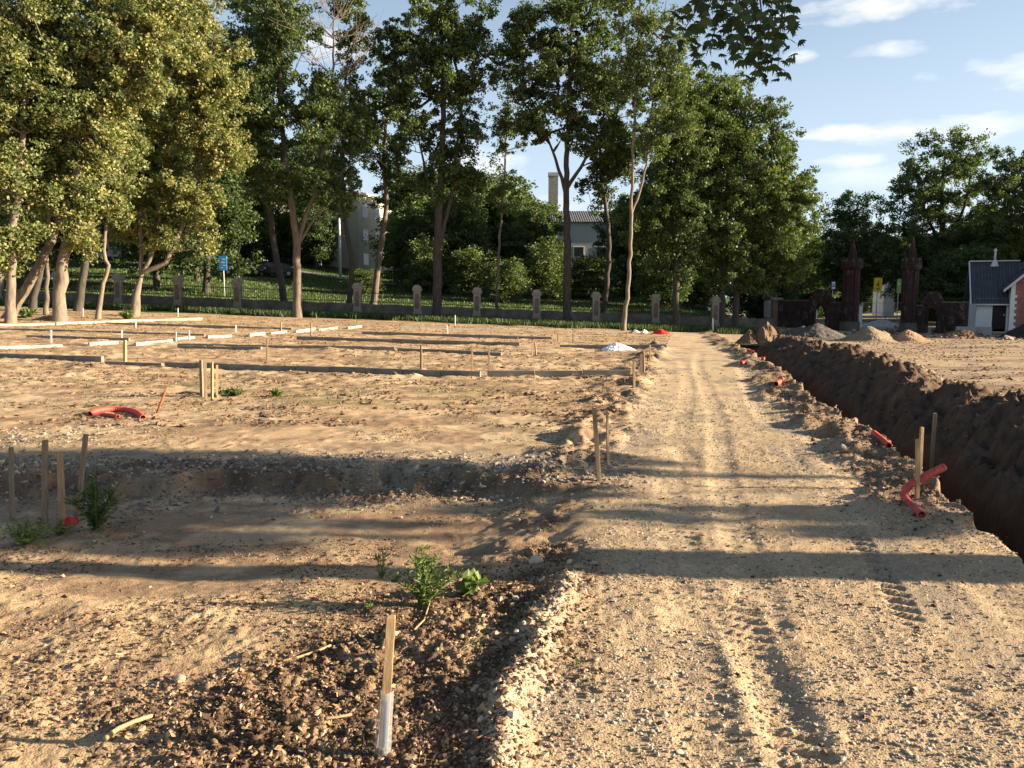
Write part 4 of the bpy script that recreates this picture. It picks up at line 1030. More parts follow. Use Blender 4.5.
# ------------------------------------------------------------------ houses at the right
def annex():
    c = P(975, 329, 57); x, y = c[0], c[1]; z0 = c[2]
    rz = R(-24)   # local x runs along the facade, local y into the building
    # facade direction turned so that it squarely faces the field
    t = thing('white_annex', (x, y, z0), 'small white plastered annex with dark corrugated roof and brown door', 'house', rz=rz)
    W = 2.3; D = 4.6; H0 = P(975, 298, 57)[2] - z0; HR = P(975, 262, 59)[2] - z0
    b = MB()
    # front wall with door opening
    dx0, dx1, dz = 1.0, 1.85, 1.95
    b.box(0, dx0, 0, .25, -.4, H0); b.box(dx1, W, 0, .25, -.4, H0); b.box(dx0 + .001, dx1 - .001, 0, .25, dz, H0)
    b.prismx([(.251, -.4), (D, -.4), (D, H0), (D / 2, HR - .1), (.251, H0)], 0, .25)
    b.box(.251, W, D - .25, D, -.4, H0)
    b.build('wall', M['plaster'], t)
    d = MB().box(dx0 + .01, dx1 - .01, .09, .15, 0, dz - .01).build('door', M['door'], t)
    MB().box(dx1 - .16, dx1 - .08, .04, .089, .95, 1.08).build('handle', M['pole'], d)
    for i in range(1, 5): MB().box(dx0 + i * .17 - .008, dx0 + i * .17 + .008, .078, .0895, .02, dz - .03).build('batten', M['door'], d)
    MB().box(dx0 - .15, dx1 + .35, -1.0, -.003, -.6, -.14).build('step', M['concrete'], t, bevel=.02)
    MB().box(dx0 - .35, dx1 + .5, -1.5, -1.001, -.7, -.34).build('step', M['concrete'], t, bevel=.02)
    # corrugated roof: two slopes
    ov = .38; r = MB(); n = 54; V = []; Fq = []
    for s in (0, 1):
        base = len(V)
        for i in range(n + 1):
            xx = -ov + (W + ov + .5) * i / n; w = .022 * math.cos(i * math.pi)
            ye = -ov if s == 0 else D + ov; ze = H0 - ov * (HR - H0) / (D / 2)
            V += [(xx, ye, ze + w), (xx, D / 2, HR + w), (xx, ye, ze + w - .05), (xx, D / 2, HR + w - .05)]
        for i in range(n):
            a = base + 4 * i
            Fq += [(a, a + 4, a + 5, a + 1), (a + 2, a + 3, a + 7, a + 6), (a, a + 2, a + 6, a + 4)]
        a = base; Fq.append((a, a + 1, a + 3, a + 2))
    roof = mesh_np('roof', V, Fq, M['roof'], t)
    ze = H0 - ov * (HR - H0) / (D / 2)
    tr = MB()
    tr.add([(-ov - .05, -ov - .03, ze - .09), (-ov - .05, D / 2, HR - .09), (-ov - .05, D / 2, HR + .07), (-ov - .05, -ov - .03, ze + .07), (-ov + .03, -ov - .03, ze - .09), (-ov + .03, D / 2, HR - .09), (-ov + .03, D / 2, HR + .07), (-ov + .03, -ov - .03, ze + .07)],
           [(0, 1, 2, 3), (7, 6, 5, 4), (0, 4, 5, 1), (3, 2, 6, 7), (0, 3, 7, 4), (1, 5, 6, 2)])
    tr.build('verge_trim', M['roof_edge'], t)
    MB().box(-ov, W + .5, D / 2 - .1, D / 2 + .1, HR + .02, HR + .10).build('ridge_cap', M['roof_edge'], t)
    g = MB(); g.tube([(-ov, -ov - .07, ze - .03), (W - .15, -ov - .07, ze - .03)], .055, 8); g.build('gutter', M['roof_edge'], t, smooth=True)
    g = MB(); g.tube([(-.02, -ov - .07, ze - .05), (-.02, -.08, ze - .35), (-.02, -.08, 0)], .035, 8); g.build('downpipe', M['pole'], t, smooth=True)
    v = MB(); v.frustum(1.2, D / 2 - .25, HR - .35, HR + .12, .28, .11, 8); v.frustum(1.2, D / 2 - .25, HR + .121, HR + .75, .07, .07, 8); v.frustum(1.2, D / 2 - .25, HR + .751, HR + .95, .13, .03, 8)
    v.build('flue', M['roof_edge'], t)
    # bigger brick wing to the right
    t2 = thing('brick_house', (x, y, z0), 'red brick house with gable end at the right picture edge', 'house', rz=rz)
    x0, x1 = 1.95, 8.4; yy = -.7; xm = (x0 + x1) / 2 ; e = 3.05; p = 6.1
    b = MB(); b.prism([(x0 + .001 + .26, -.5), (x1, -.5), (x1, e), (xm, p), (x0 + .261, e + .22)], yy, yy + .3); b.box(x1 - .3, x1 - .002, yy + .301, 8, -.5, e); b.build('wall', M['brick_red'], t2)
    q = MB(); q.prism([(x0, -.5), (x0 + .26, -.5), (x0 + .26, e + .20), (x0, e - .02)], yy - .025, yy + .3)
    q.box(x0, x0 + .24, yy + .301, 8, -.5, e - .05)
    for k in range(7): q.box(x0 + .26, x0 + .38, yy - .024, yy + .02, -.3 + k * .42, -.12 + k * .42)
    q.build('quoin', M['plaster'], t2)
    rf = MB(); s = (p - e) / (xm - x0)
    rf.add([(x0 - .5, yy - .45, e - .5 * s + .05), (xm, yy - .45, p + .05), (xm, 8.3, p + .05), (x0 - .5, 8.3, e - .5 * s + .05), (x0 - .5, yy - .45, e - .5 * s + .17), (xm, yy - .45, p + .17), (xm, 8.3, p + .17), (x0 - .5, 8.3, e - .5 * s + .17)],
           [(0, 3, 2, 1), (4, 5, 6, 7), (0, 1, 5, 4), (3, 0, 4, 7), (2, 3, 7, 6)])
    rf.add([(x1 + .5, yy - .45, e - .5 * s + .05), (xm, yy - .45, p + .051), (xm, 8.3, p + .051), (x1 + .5, 8.3, e - .5 * s + .05), (x1 + .5, yy - .45, e - .5 * s + .17), (xm, yy - .45, p + .171), (xm, 8.3, p + .171), (x1 + .5, 8.3, e - .5 * s + .17)],
           [(0, 1, 2, 3), (7, 6, 5, 4), (1, 0, 4, 5), (0, 3, 7, 4), (3, 2, 6, 7)])
    rf.build('roof', M['roof'], t2)
    vt = MB()
    for sx, xe in ((1, x0 - .5), (-1, x1 + .5)):
        vt.add([(xe, yy - .5, e - .5 * s + .0), (xm, yy - .5, p), (xm, yy - .5, p + .2), (xe, yy - .5, e - .5 * s + .2), (xe, yy - .452, e - .5 * s + .0), (xm, yy - .452, p), (xm, yy - .452, p + .2), (xe, yy - .452, e - .5 * s + .2)],
           [(0, 1, 2, 3), (7, 6, 5, 4), (0, 4, 5, 1), (3, 2, 6, 7), (0, 3, 7, 4), (1, 5, 6, 2)])
    vt.build('verge_trim', M['roof_edge'], t2)
    w = MB().box(x0 + 2.2, x0 + 3.2, yy - .03, yy + .001, .9, 2.2).build('window', M['roof_edge'], t2); MB().box(x0 + 2.28, x0 + 3.12, yy - .036, yy - .031, .98, 2.12).build('pane', M['glass'], w)
annex()
def box_house(name, label, px0, px1, ytop, ybot, d, depth, wall, roof, rz=0, roofh=0, win=None, cat='building', sidewin=None, chimney=None):
    """a house whose nearer left corner is at (px0, ybot, d)"""
    a = P(px0, ybot, d); W = (px1 - px0) / F * d; Hh = P(px0, ytop, d)[2] - a[2]
    t = thing(name, tuple(a), label, cat, rz=rz)
    MB().box(0, W, 0, depth, -3, Hh).build('wall', wall, t)
    if roofh:
        MB().prismx([(-.5, Hh + .002), (depth + .5, Hh + .002), (depth / 2, Hh + roofh)], -.5, W + .5).build('roof', roof, t)
    else: MB().box(-.3, W + .3, -.3, depth + .3, Hh + .002, Hh + .35).build('roof', roof, t)
    def windows(along, L, place):
        cols, rows, w, h, z0, dz = along
        for i in range(cols):
            for j in range(rows):
                u = L * (i + .5) / cols; z = z0 + j * dz
                if place == 'front': f = MB().box(u - w / 2, u + w / 2, -.05, .001, z, z + h).build('window', M['white'], t); MB().box(u - w / 2 + .09, u + w / 2 - .09, -.06, -.051, z + .09, z + h - .09).build('pane', M['glass'], f)
                else: f = MB().box(W - .001, W + .05, u - w / 2, u + w / 2, z, z + h).build('window', M['white'], t); MB().box(W + .051, W + .06, u - w / 2 + .09, u + w / 2 - .09, z + .09, z + h - .09).build('pane', M['glass'], f)
    if win: windows(win, W, 'front')
    if sidewin: windows(sidewin, depth, 'side')
    if chimney:
        u, w, h = chimney; MB().box(u, u + w, depth * .4, depth * .4 + w, Hh - .1, Hh + h).build('chimney', M['brick_pillar'], t)
    return t
box_house('apartment_block', 'beige apartment block with blank end wall behind the bare topped tree', 268, 312, 170, 266, 104, 22, M['beige'], M['roof'], rz=R(12), sidewin=(5, 3, 1.4, 1.5, 1.6, 3.3))
box_house('apartment_block', 'pale yellow apartment block whose sunny side faces right, by the lamp post', 322, 363, 196, 276, 100, 14, M['ochre'], M['ochre'], rz=R(-2 - 14), sidewin=(4, 3, 1.5, 1.5, 1.3, 2.9), cat='building')
box_house('apartment_block', 'white block with windows glimpsed through the yellowing trees', 66, 119, 178, 262, 94, 14, M['plaster'], M['roof'], rz=R(4), win=(4, 3, 1.2, 1.5, 1.3, 3.1))
box_house('low_building', 'long grey building behind the bushes right of the chimney', 545, 700, 222, 284, 104, 12, M['grey_wall'], M['roof'], roofh=2.0, rz=0, win=(7, 1, 1.4, 1.4, 3.4, 3))
def stack():
    a = P(559, 284, 103); t = thing('boiler_chimney', (a[0], 119, a[2] - 1), 'tall square pale brick chimney rising behind the bushes', 'chimney')
    top = P(559, 173, 119)[2] - a[2] + 1; w = 9 / F * 119 / 2
    MB().box(-w, w, -w, w, -1, top - .5).build('shaft', M['pillar'], t); MB().box(-w - .08, w + .08, -w - .08, w + .08, top - .499, top).build('rim', M['concrete'], t)
stack()
box_house('white_house', 'small white house seen between the gate towers', 884, 895, 268, 292, 100, 3, M['plaster'], M['roof'], roofh=2.2, win=(1, 1, 1.0, 1.1, 1.2, 3), cat='house')
box_house('large_house', 'dark slate roofed house above the brick house at the right edge', 1006, 1090, 250, 300, 92, 12, M['grey_wall'], M['roof'], roofh=4.4, win=(4, 1, 1.2, 1.4, 2.2, 3), cat='house')

# ------------------------------------------------------------------ signs, lamps, vehicles
def pole_sign(name, label, px, py0, py1, wpx, d, mat, marks, rz=0, pole=True):
    c = P(px, (py0 + py1) / 2, d); g = B1(c[0], d); w = wpx / F * d / 2; h = abs(py1 - py0) / F * d / 2
    t = thing(name, (c[0], d, g), label, 'sign', rz=rz); z = c[2] - g
    b = MB().box(-w, w, -.03, .03, z - h, z + h).build('board', mat, t)
    for (x0, x1, z0, z1, m) in marks:
        MB().box(-w + 2 * w * x0, -w + 2 * w * x1, -.036, -.0305, z - h + 2 * h * z0, z - h + 2 * h * z1).build('mark', m, b)
    MB().tube([(0, .07, -.2), (0, .07, z + h)], .04, 8).build('pole', M['pole'], t, smooth=True)
    return t
pole_sign('notice_board', 'bright blue board with pale markings standing on the park lawn', 223, 256, 270, 7.5, 64, M['blue'], [(.35, .8, .72, .8, M['white']), (.25, .7, .5, .58, M['white']), (.45, .85, .3, .36, M['white']), (.2, .5, .15, .2, M['white'])])
pole_sign('bus_stop_sign', 'navy bus stop sign with white bus symbol left of the gate tower', 833.3, 281, 290, 4.6, 70, M['navy'], [(.15, .85, .12, .9, M['white']), ])
b = bpy.data.objects['bus_stop_sign']; cc = b.location
w = 4.6 / F * 70 / 2
sg = [c for c in b.children if c.name.startswith('board')][0]
zc = P(833.3, 285.5, 70)[2] - cc[2]
q = MB(); q.box(-w * .5, w * .5, -.042, -.037, zc - .12, zc + .16); q.build('bus_symbol', M['navy'], sg)
q = MB(); q.box(-w * .36, w * .36, -.047, -.0425, zc + .0, zc + .11); q.build('symbol_window', M['white'], sg)
pole_sign('warning_sign', 'yellow roadworks direction board between the gate towers', 878, 278, 292, 8, 72, M['yellow'], [(.3, .7, .18, .26, M['black']), (.25, .6, .5, .58, M['black']), (.5, .6, .35, .8, M['black'])])
pole_sign('route_sign', 'yellow green board beside the right gate tower', 899, 279, 293, 4, 71, M['green_board'], [(.2, .8, .6, .7, M['white'])])
def lamp_post(label, px, d, top, mat='pole'):
    c = P(px, top, d); g = B1(c[0], d)
    t = thing('lamp_post', (c[0], d, g), label, 'lamp post'); h = c[2] - g
    MB().tube([(0, 0, -.2), (0, 0, h * .5), (0, 0, h)], [.17, .14, .10], 10).build('pole', M[mat], t, smooth=True)
    MB().tube([(0, 0, h - .05), (.35, 0, h + .15), (1.0, 0, h + .2)], [.05, .045, .04], 8).build('arm', M[mat], t, smooth=True)
    MB().box(.9, 1.5, -.12, .12, h + .13, h + .25).build('lamp_head', M['grey_film'], t, bevel=.03)
lamp_post('pale concrete lamp post before the end wall of the yellow block', 339, 86, 214)
def car(label, x, y, rz, paint, van=False):
    z = B1(x, y); t = thing('parked_van' if van else 'parked_car', (x, y, z + .02), label, 'van' if van else 'car', rz=rz)
    if van: prof = [(-2.4, .35), (2.35, .35), (2.45, .9), (2.3, 1.15), (1.65, 1.95), (1.3, 2.1), (-2.35, 2.1), (-2.45, 1.9)]; wd = .95; glass = [(1.60, 1.2), (2.12, 1.2), (1.55, 1.88), (1.1, 1.88), (1.1, 1.2)]
    else: prof = [(-2.1, .35), (2.1, .32), (2.15, .72), (2.0, .86), (1.1, .95), (.55, 1.38), (-.9, 1.42), (-1.75, 1.0), (-2.15, .95)]; wd = .82; glass = [(-1.5, .98), (.95, .98), (.5, 1.32), (-.85, 1.36)]
    MB().prism(prof, -wd, wd).build('body', paint, t, bevel=.08)
    if van: glass = [(1.0, 1.2), (2.0, 1.2), (1.5, 1.85), (1.0, 1.85)]
    for s in (-1, 1):
        MB().prism(glass, s * (wd + .004), s * (wd + .012)).build('side_window', M['glass'], t)
    for wx in (-1.35, 1.35):
        for s in (-1, 1):
            w = bpy.data.objects.new('wheel', None); C.objects.link(w); w.parent = t; w.location = (wx, s * (wd - .08), .32)
            a = MB(); a.tube([(0, -.1, 0), (0, .1, 0)], .32, 18); a.build('tyre', M['tyre'], w, smooth=False)
            a = MB(); a.tube([(0, -.115, 0), (0, .115, 0)], .19, 12); a.build('rim', M['rim'], w)
    for s in (-1, 1): MB().box(2.12, 2.19, s * .6 - .14, s * .6 + .14, .62, .76).build('headlight', M['lamp'], t) if not van else MB().box(2.38, 2.47, s * .7 - .12, s * .7 + .12, .75, .95).build('headlight', M['lamp'], t)
    return t
for px, d, rz, pt, lab in ((247, 80, .05, 'car_dark', 'dark car parked on the crest just right of the blue board'), (280, 81, -.04, 'car_dark', 'dark low car parked at the foot of the beige block')):
    car(lab, (px - CX) / F * d, d, rz, M[pt])
car('white van standing beyond the gate wall', P(806, 297, 76)[0], 80, .1, M['white'], True)

# site fence, post, sheeting behind the gate
def site_fence():
    a = P(862, 318, 72); t = thing('mesh_fence', (a[0], 72, B1(a[0], 72)), 'temporary wire mesh fence behind the gate opening', 'fence')
    W = 4.2
    for x in (0, W / 2, W): MB().tube([(x, 0, -.1), (x, 0, 2.0)], .03, 6).build('post', M['pole'], t, smooth=True)
    b = MB()
    for z in (.15, 1.05, 1.95): b.tube([(0, 0, z), (W, 0, z)], .018, 5)
    for x in np.arange(.12, W, .12): b.tube([(x, 0, .15), (x, 0, 1.95)], .004, 3)
    b.build('wire_mesh', M['pole'], t)
site_fence()
a = P(860, 318, 66)
t = thing('gate_post', (a[0], 66, B1(a[0], 66)), 'pale concrete post just right of the left gate tower', 'post')
MB().box(-.14, .14, -.14, .14, -.3, 1.75).build('shaft', M['plaster'], t, bevel=.02); MB().box(-.18, .18, -.18, .18, 1.751, 1.85).build('cap', M['concrete'], t)

def crumple(name, label, cat, px, py, wm, dm, hm, mat, seed, sharp=1.0, fixed=None, n=46, rz=0, col=None):
    g = G(px, py) if fixed is None else np.array(fixed, float)
    u = np.linspace(-1.15, 1.15, n); U, Vv = np.meshgrid(u, u, indexing='ij')
    rr = np.sqrt(U ** 2 + Vv ** 2) + (fbm(U * 1.7 + seed, Vv * 1.7, seed, 3) - .5) * .5
    e = np.clip(1 - rr, 0, 1) ** .6
    f = fbm(U * 3 + seed, Vv * 3 - seed, seed + 2, 4); rid = 1 - np.abs(f - .5) * 4
    Z = hm * (e * (.55 + .55 * f) + e * .28 * sharp * rid * (vn(U * 5, Vv * 5, seed) > -1)) - .03
    ca, sa = math.cos(rz), math.sin(rz)
    X0 = U * wm / 2; Y0 = Vv * dm / 2
    X = g[0] + X0 * ca - Y0 * sa; Y = g[1] + X0 * sa + Y0 * ca
    gz = macro(X.ravel(), Y.ravel()).reshape(X.shape)
    Z = gz + Z
    i = np.arange(n - 1)[:, None] * n; j = np.arange(n - 1)[None, :]
    Fq = np.stack([i + j, i + j + n, i + j + n + 1, i + j + 1], -1).reshape(-1, 4)
    V = np.stack([X.ravel(), Y.ravel(), Z.ravel()], 1)
    keep = (e.ravel() > 0)[Fq].any(1); Fq = Fq[keep]
    us = np.unique(Fq); mp = -np.ones(len(V), int); mp[us] = np.arange(len(us)); V = V[us]; Fq = mp[Fq]
    o = mesh_np(name, V, Fq, mat, origin=(g[0], g[1], float(gz.mean())), smooth=False)
    return tag(o, label, cat)
crumple('plastic_sack', 'crumpled white plastic sacking lying on the field by a grey kerb', 'sack', 617, 351, 1.15, .8, .30, M['white_film'], 5)
crumple('red_sheet', 'bright red crumpled plastic at the far end of the field', 'sheet', 661, 334, 1.0, .8, .32, M['red_film'], 9)
crumple('white_scrap', 'small white scrap just left of the red crumpled plastic', 'scrap', 644, 333, .5, .5, .22, M['white_film'], 12)
crumple('grey_scrap', 'greyish earth covered scrap left of the white one', 'scrap', 635, 333, .7, .5, .25, M['grey_film'], 13)
crumple('plastic_sheeting', 'heap of pale crumpled sheeting behind the gate opening', 'sheeting', 0, 0, 3.9, 1.4, .62, M['grey_film'], 17, fixed=P(884, 318, 66.5), n=60)
crumple('red_plastic', 'dark red plastic crumpled at the foot of the left stakes', 'plastic', 70, 524, .17, .15, .10, M['red_film'], 19)

# piles
def pile(name, label, px, pyb, wpx, hpx, d, col, seed, rough=.12, depth=None, k=1.25, cat='pile', n=110, peaks=None):
    """heap centred on pixel px, foot at row pyb, at depth d"""
    c = P(px, pyb, d); w = wpx / F * d; h = hpx / F * d; dp = depth or w * .8
    cx, cy = c[0], c[1]; 
    u = np.linspace(-1.15, 1.15, n); U, Vv = np.meshgrid(u, u, indexing='ij')
    wob = (fbm(U * 1.5 + seed, Vv * 1.5, seed, 3) - .5) * .35
    Z = np.zeros_like(U)
    for (ox, oy, s, hh) in (peaks or [(0, 0, 1, 1)]):
        r = np.sqrt(((U - ox) / s) ** 2 + ((Vv - oy) / s) ** 2) + wob
        Z = np.maximum(Z, hh * (1 - ss(-.25, 1.0, r)) * 1.02)
    m = Z > 0
    Z = Z * h * 1.05 + np.minimum(Z * 5, 1) * ((fbm(U * 6, Vv * 6, seed + 3, 4) - .5) * rough * h + (vn(U * 26, Vv * 26, seed + 5) - .5) * rough * h * .35)
    X = cx + U * w / 2; Y = cy + dp / 2 + Vv * dp / 2
    gz = base_h(X.ravel(), Y.ravel()).reshape(X.shape)
    Z = gz + Z - .04 * (~m)
    zc = (c[2] - float(gz.mean())) 
    i = np.arange(n - 1)[:, None] * n; j = np.arange(n - 1)[None, :]
    Fq = np.stack([i + j, i + j + n, i + j + n + 1, i + j + 1], -1).reshape(-1, 4)
    V = np.stack([X.ravel(), Y.ravel(), Z.ravel()], 1); keep = m.ravel()[Fq].any(1); Fq = Fq[keep]
    us = np.unique(Fq); mp = -np.ones(len(V), int); mp[us] = np.arange(len(us)); V = V[us]; Fq = mp[Fq]
    nz = fbm(V[:, 0] * 3, V[:, 1] * 3 + V[:, 2] * 2, seed, 4)[:, None]; nf = vn(V[:, 0] * 25, V[:, 1] * 25 + 9 * V[:, 2], 5)[:, None]
    cc = np.array(col) * (.75 + .5 * nz) * (.85 + .3 * nf)
    o = mesh_np(name, V, Fq, M['heap'], col=cc, origin=(cx, cy, B1(cx, cy)), smooth=True)
    return tag(o, label, cat)
def dfor(px, py):  # depth of the ground at a pixel
    return G(px, py, B1)[1]
pile('earth_pile', 'brown heap of dug earth closing the far end of the trench', 772, 341, 70, 25, 33.5, (.20, .13, .082), 41, .35, peaks=[(.1, 0, .6, 1), (-.45, -.2, .5, .6), (.5, -.1, .45, .5), (-.1, -.3, .4, .7)])
pile('gravel_pile', 'wide low heap of grey gravel before the left gate wall', 832, 344, 96, 17, 44, (.12, .11, .095), 42, .16, peaks=[(0, 0, 1, 1), (-.3, .1, .8, .8), (.35, 0, .65, .6)])
pile('sand_pile', 'pale smooth sand heap right of the grey gravel', 886, 348, 80, 17, 42, (.30, .23, .155), 43, .12, peaks=[(-.1, 0, .9, 1), (.3, .1, .6, .7)])
pile('soil_pile', 'reddish tan earth heap half behind the pale sand heap', 917, 350, 56, 13, 42.5, (.36, .235, .145), 44, .16)
pile('dark_pile', 'large dark soil heap in front of the brick house at the right edge', 1092, 353, 128, 34, 46, (.055, .045, .037), 45, .16)
pile('soil_pile', 'small crumbly dirt heap at the foot of the concrete blocks', 975, 342, 60, 9, 48, (.22, .15, .09), 46, .35)
pile('soil_pile', 'low dirt heap around the feet of the yellowing trees', 42, 324, 60, 8, 38, (.30, .20, .12), 47, .3)

# concrete blocks by the annex
for i, (px, py, L) in enumerate(((965, 338, 1.1), (981, 337, 1.1))):
    c = P(px, py, 52.5); z = B1(c[0], 52.5)
    t = tag(MB().box(-.55, .55, -.3, .3, -.15, .55).build('concrete_block', M['concrete'], bevel=.02), ['grey concrete block at the end of the gate wall', 'grey concrete block nearest the annex steps'][i], 'concrete block', 'concrete blocks by the annex')
    t.location = (c[0], 52.5, z); t.rotation_euler = (0, 0, R(-20))

# ------------------------------------------------------------------ kerbs
def fit_line(A, Bp):
    t = np.linspace(0, 1, 24); z = macro(A[0] + (Bp[0] - A[0]) * t, A[1] + (Bp[1] - A[1]) * t)
    k, m = np.polyfit(t, z, 1)
    return m + .02, m + k + .02
def kerb(label, a, b, mat, h=.15, w=.10, group='kerb lines laid in the field', base=0):
    A = G(*a); Bp = G(*b); L = np.linalg.norm((Bp - A)[:2]); n = max(1, int(round(L / 1.0)))
    d = (Bp - A)[:2] / L; nx, ny = -d[1], d[0]; mb = MB(); r = random.Random(int(a[0] * 3 + a[1] * 7 + b[0]))
    za, zb = fit_line(A, Bp)
    for i in range(n):
        g = .008 if n > 1 else 0
        s0, s1 = L * i / n + g, L * (i + 1) / n - g
        jx = r.uniform(-.012, .012); dz = r.uniform(-.012, .012)
        p = [A[:2] + d * s for s in (s0, s1)]
        zz = [za + (zb - za) * s / L for s in (s0, s1)]
        v = []
        for q, z in zip(p, zz):
            for (o, hz) in ((-w / 2, -.15), (w / 2, -.15), (w / 2, h), (-w / 2, h)):
                v.append((q[0] + nx * (o + jx), q[1] + ny * (o + jx), z + hz + dz))
        mb.add(v, [(0, 1, 2, 3), (7, 6, 5, 4), (0, 4, 5, 1), (1, 5, 6, 2), (2, 6, 7, 3), (3, 7, 4, 0)])
    o = mb.build('kerb_line', M[mat]); c = (A[0], A[1], A[2])
    me = o.data; V = np.empty(len(me.vertices) * 3, np.float32); me.vertices.foreach_get('co', V); V = V.reshape(-1, 3) - np.array(c, np.float32); me.vertices.foreach_set('co', V.ravel()); o.location = c
    tag(o, label, 'kerb', group)
def base_only(x, y): return float(macro(np.array([x]), np.array([y]))[0])
K = [
 ('grey kerb run starting at the left picture edge, nearest of all the rows', (-30, 357), (103, 362), 'kerb', .16),
 ('short dirt covered kerb piece in the nearest row', (106, 364), (163, 366), 'kerb', .07),
 ('long grey kerb run of the nearest row, from beside the stake cluster to mid field', (166, 367), (481, 378), 'kerb', .17),
 ('grey kerb run of the nearest row reaching the white stakes by the road', (487, 377), (630, 376), 'kerb', .17),
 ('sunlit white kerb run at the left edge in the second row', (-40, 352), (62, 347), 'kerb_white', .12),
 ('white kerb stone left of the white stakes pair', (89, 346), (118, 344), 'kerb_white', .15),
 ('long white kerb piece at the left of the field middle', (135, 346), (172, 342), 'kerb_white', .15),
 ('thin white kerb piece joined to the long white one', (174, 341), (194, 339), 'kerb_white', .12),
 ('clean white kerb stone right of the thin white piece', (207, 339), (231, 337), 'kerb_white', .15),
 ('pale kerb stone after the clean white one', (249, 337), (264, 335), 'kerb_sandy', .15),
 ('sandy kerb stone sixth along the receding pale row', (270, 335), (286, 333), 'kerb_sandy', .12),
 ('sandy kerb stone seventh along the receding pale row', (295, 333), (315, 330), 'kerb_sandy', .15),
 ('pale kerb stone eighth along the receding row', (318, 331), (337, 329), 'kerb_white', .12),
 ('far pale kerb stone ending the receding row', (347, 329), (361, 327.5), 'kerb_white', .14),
 ('long thin grey kerb run behind the nearest row, from left to mid field', (178, 347), (395, 351), 'kerb', .12),
 ('grey kerb run continuing right with faded stones behind the nearest row', (398, 351), (502, 356), 'kerb', .12),
 ('dark grey kerb run across the field middle', (297, 340), (520, 346), 'kerb', .17),
 ('thin dark kerb run far in the field centre', (362, 334), (552, 340), 'kerb', .15),
 ('far grey kerb run in the centre near the field end', (400, 329), (620, 333), 'kerb', .12),
 ('grey kerb run passing behind the white sacking', (560, 347.5), (667, 348.5), 'kerb', .17),
 ('faded kerb run at the far left behind the white rows', (27, 337), (130, 341), 'kerb', .11),
 ('bright white long kerb run below the left trees', (-30, 327), (55, 325), 'kerb_white', .16),
 ('bright white long kerb run in front of the three stemmed tree', (56, 325), (202, 320), 'kerb_white', .16),
 ('farthest left grey kerb run', (107, 324), (292, 330), 'kerb', .12),
 ('low grey kerb run behind the far white run', (0, 330), (205, 336), 'kerb', .08),
 ('short grey kerb on the dark patch in the left centre', (178, 348.5), (262, 350), 'kerb', .1),
]
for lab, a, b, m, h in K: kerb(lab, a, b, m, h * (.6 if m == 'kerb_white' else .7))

# ------------------------------------------------------------------ stakes
def stake(label, base, top, w=.04, mat='wood_old', name='stake', group='wooden stakes marking out the site', sleeve=False, cat='stake', lean_y=0, zfix=None):
    g = G(*base); q = P(top[0], top[1], g[1] + lean_y)
    t = q - g; ztop = q[2]
    r = random.Random(int(base[0] * 11)); a = r.uniform(-.4, .4)
    V = []; sec = []
    L = np.linalg.norm(t); ax = t / L
    ux = np.array([math.cos(a), math.sin(a), 0]); uy = np.cross(ax, ux)
    if mat == 'rust' or name == 'iron_pin':
        o = MB().tube([g - ax * .15, g + t], w / 2, 8).build(name, M[mat], smooth=True)
    else:
        mb = MB(); pts = []
        for s, z, k in ((-.2, 0, 1), (.5 * L, 0, 1.02), (L - .004, 0, .97), (L, 0, .82)):
            for (i, j) in ((-1, -1), (1, -1), (1, 1), (-1, 1)):
                pts.append(g + ax * s + ux * i * w / 2 * k + uy * j * w * .42 * k + (np.array([r.uniform(-1, 1), r.uniform(-1, 1), 0]) * w * .03))
        f = [(0, 3, 2, 1), (12, 13, 14, 15)]
        for s in range(3):
            for i in range(4): f.append((4 * s + i, 4 * s + (i + 1) % 4, 4 * s + 4 + (i + 1) % 4, 4 * s + 4 + i))
        o = mb.add(pts, f).build(name, M[mat], bevel=w * .05)
    me = o.data; V = np.empty(len(me.vertices) * 3, np.float32); me.vertices.foreach_get('co', V); V = V.reshape(-1, 3) - g.astype(np.float32); me.vertices.foreach_set('co', V.ravel()); o.location = g
    tag(o, label, cat, group)
    return o, g, t, ux, uy, ax, L
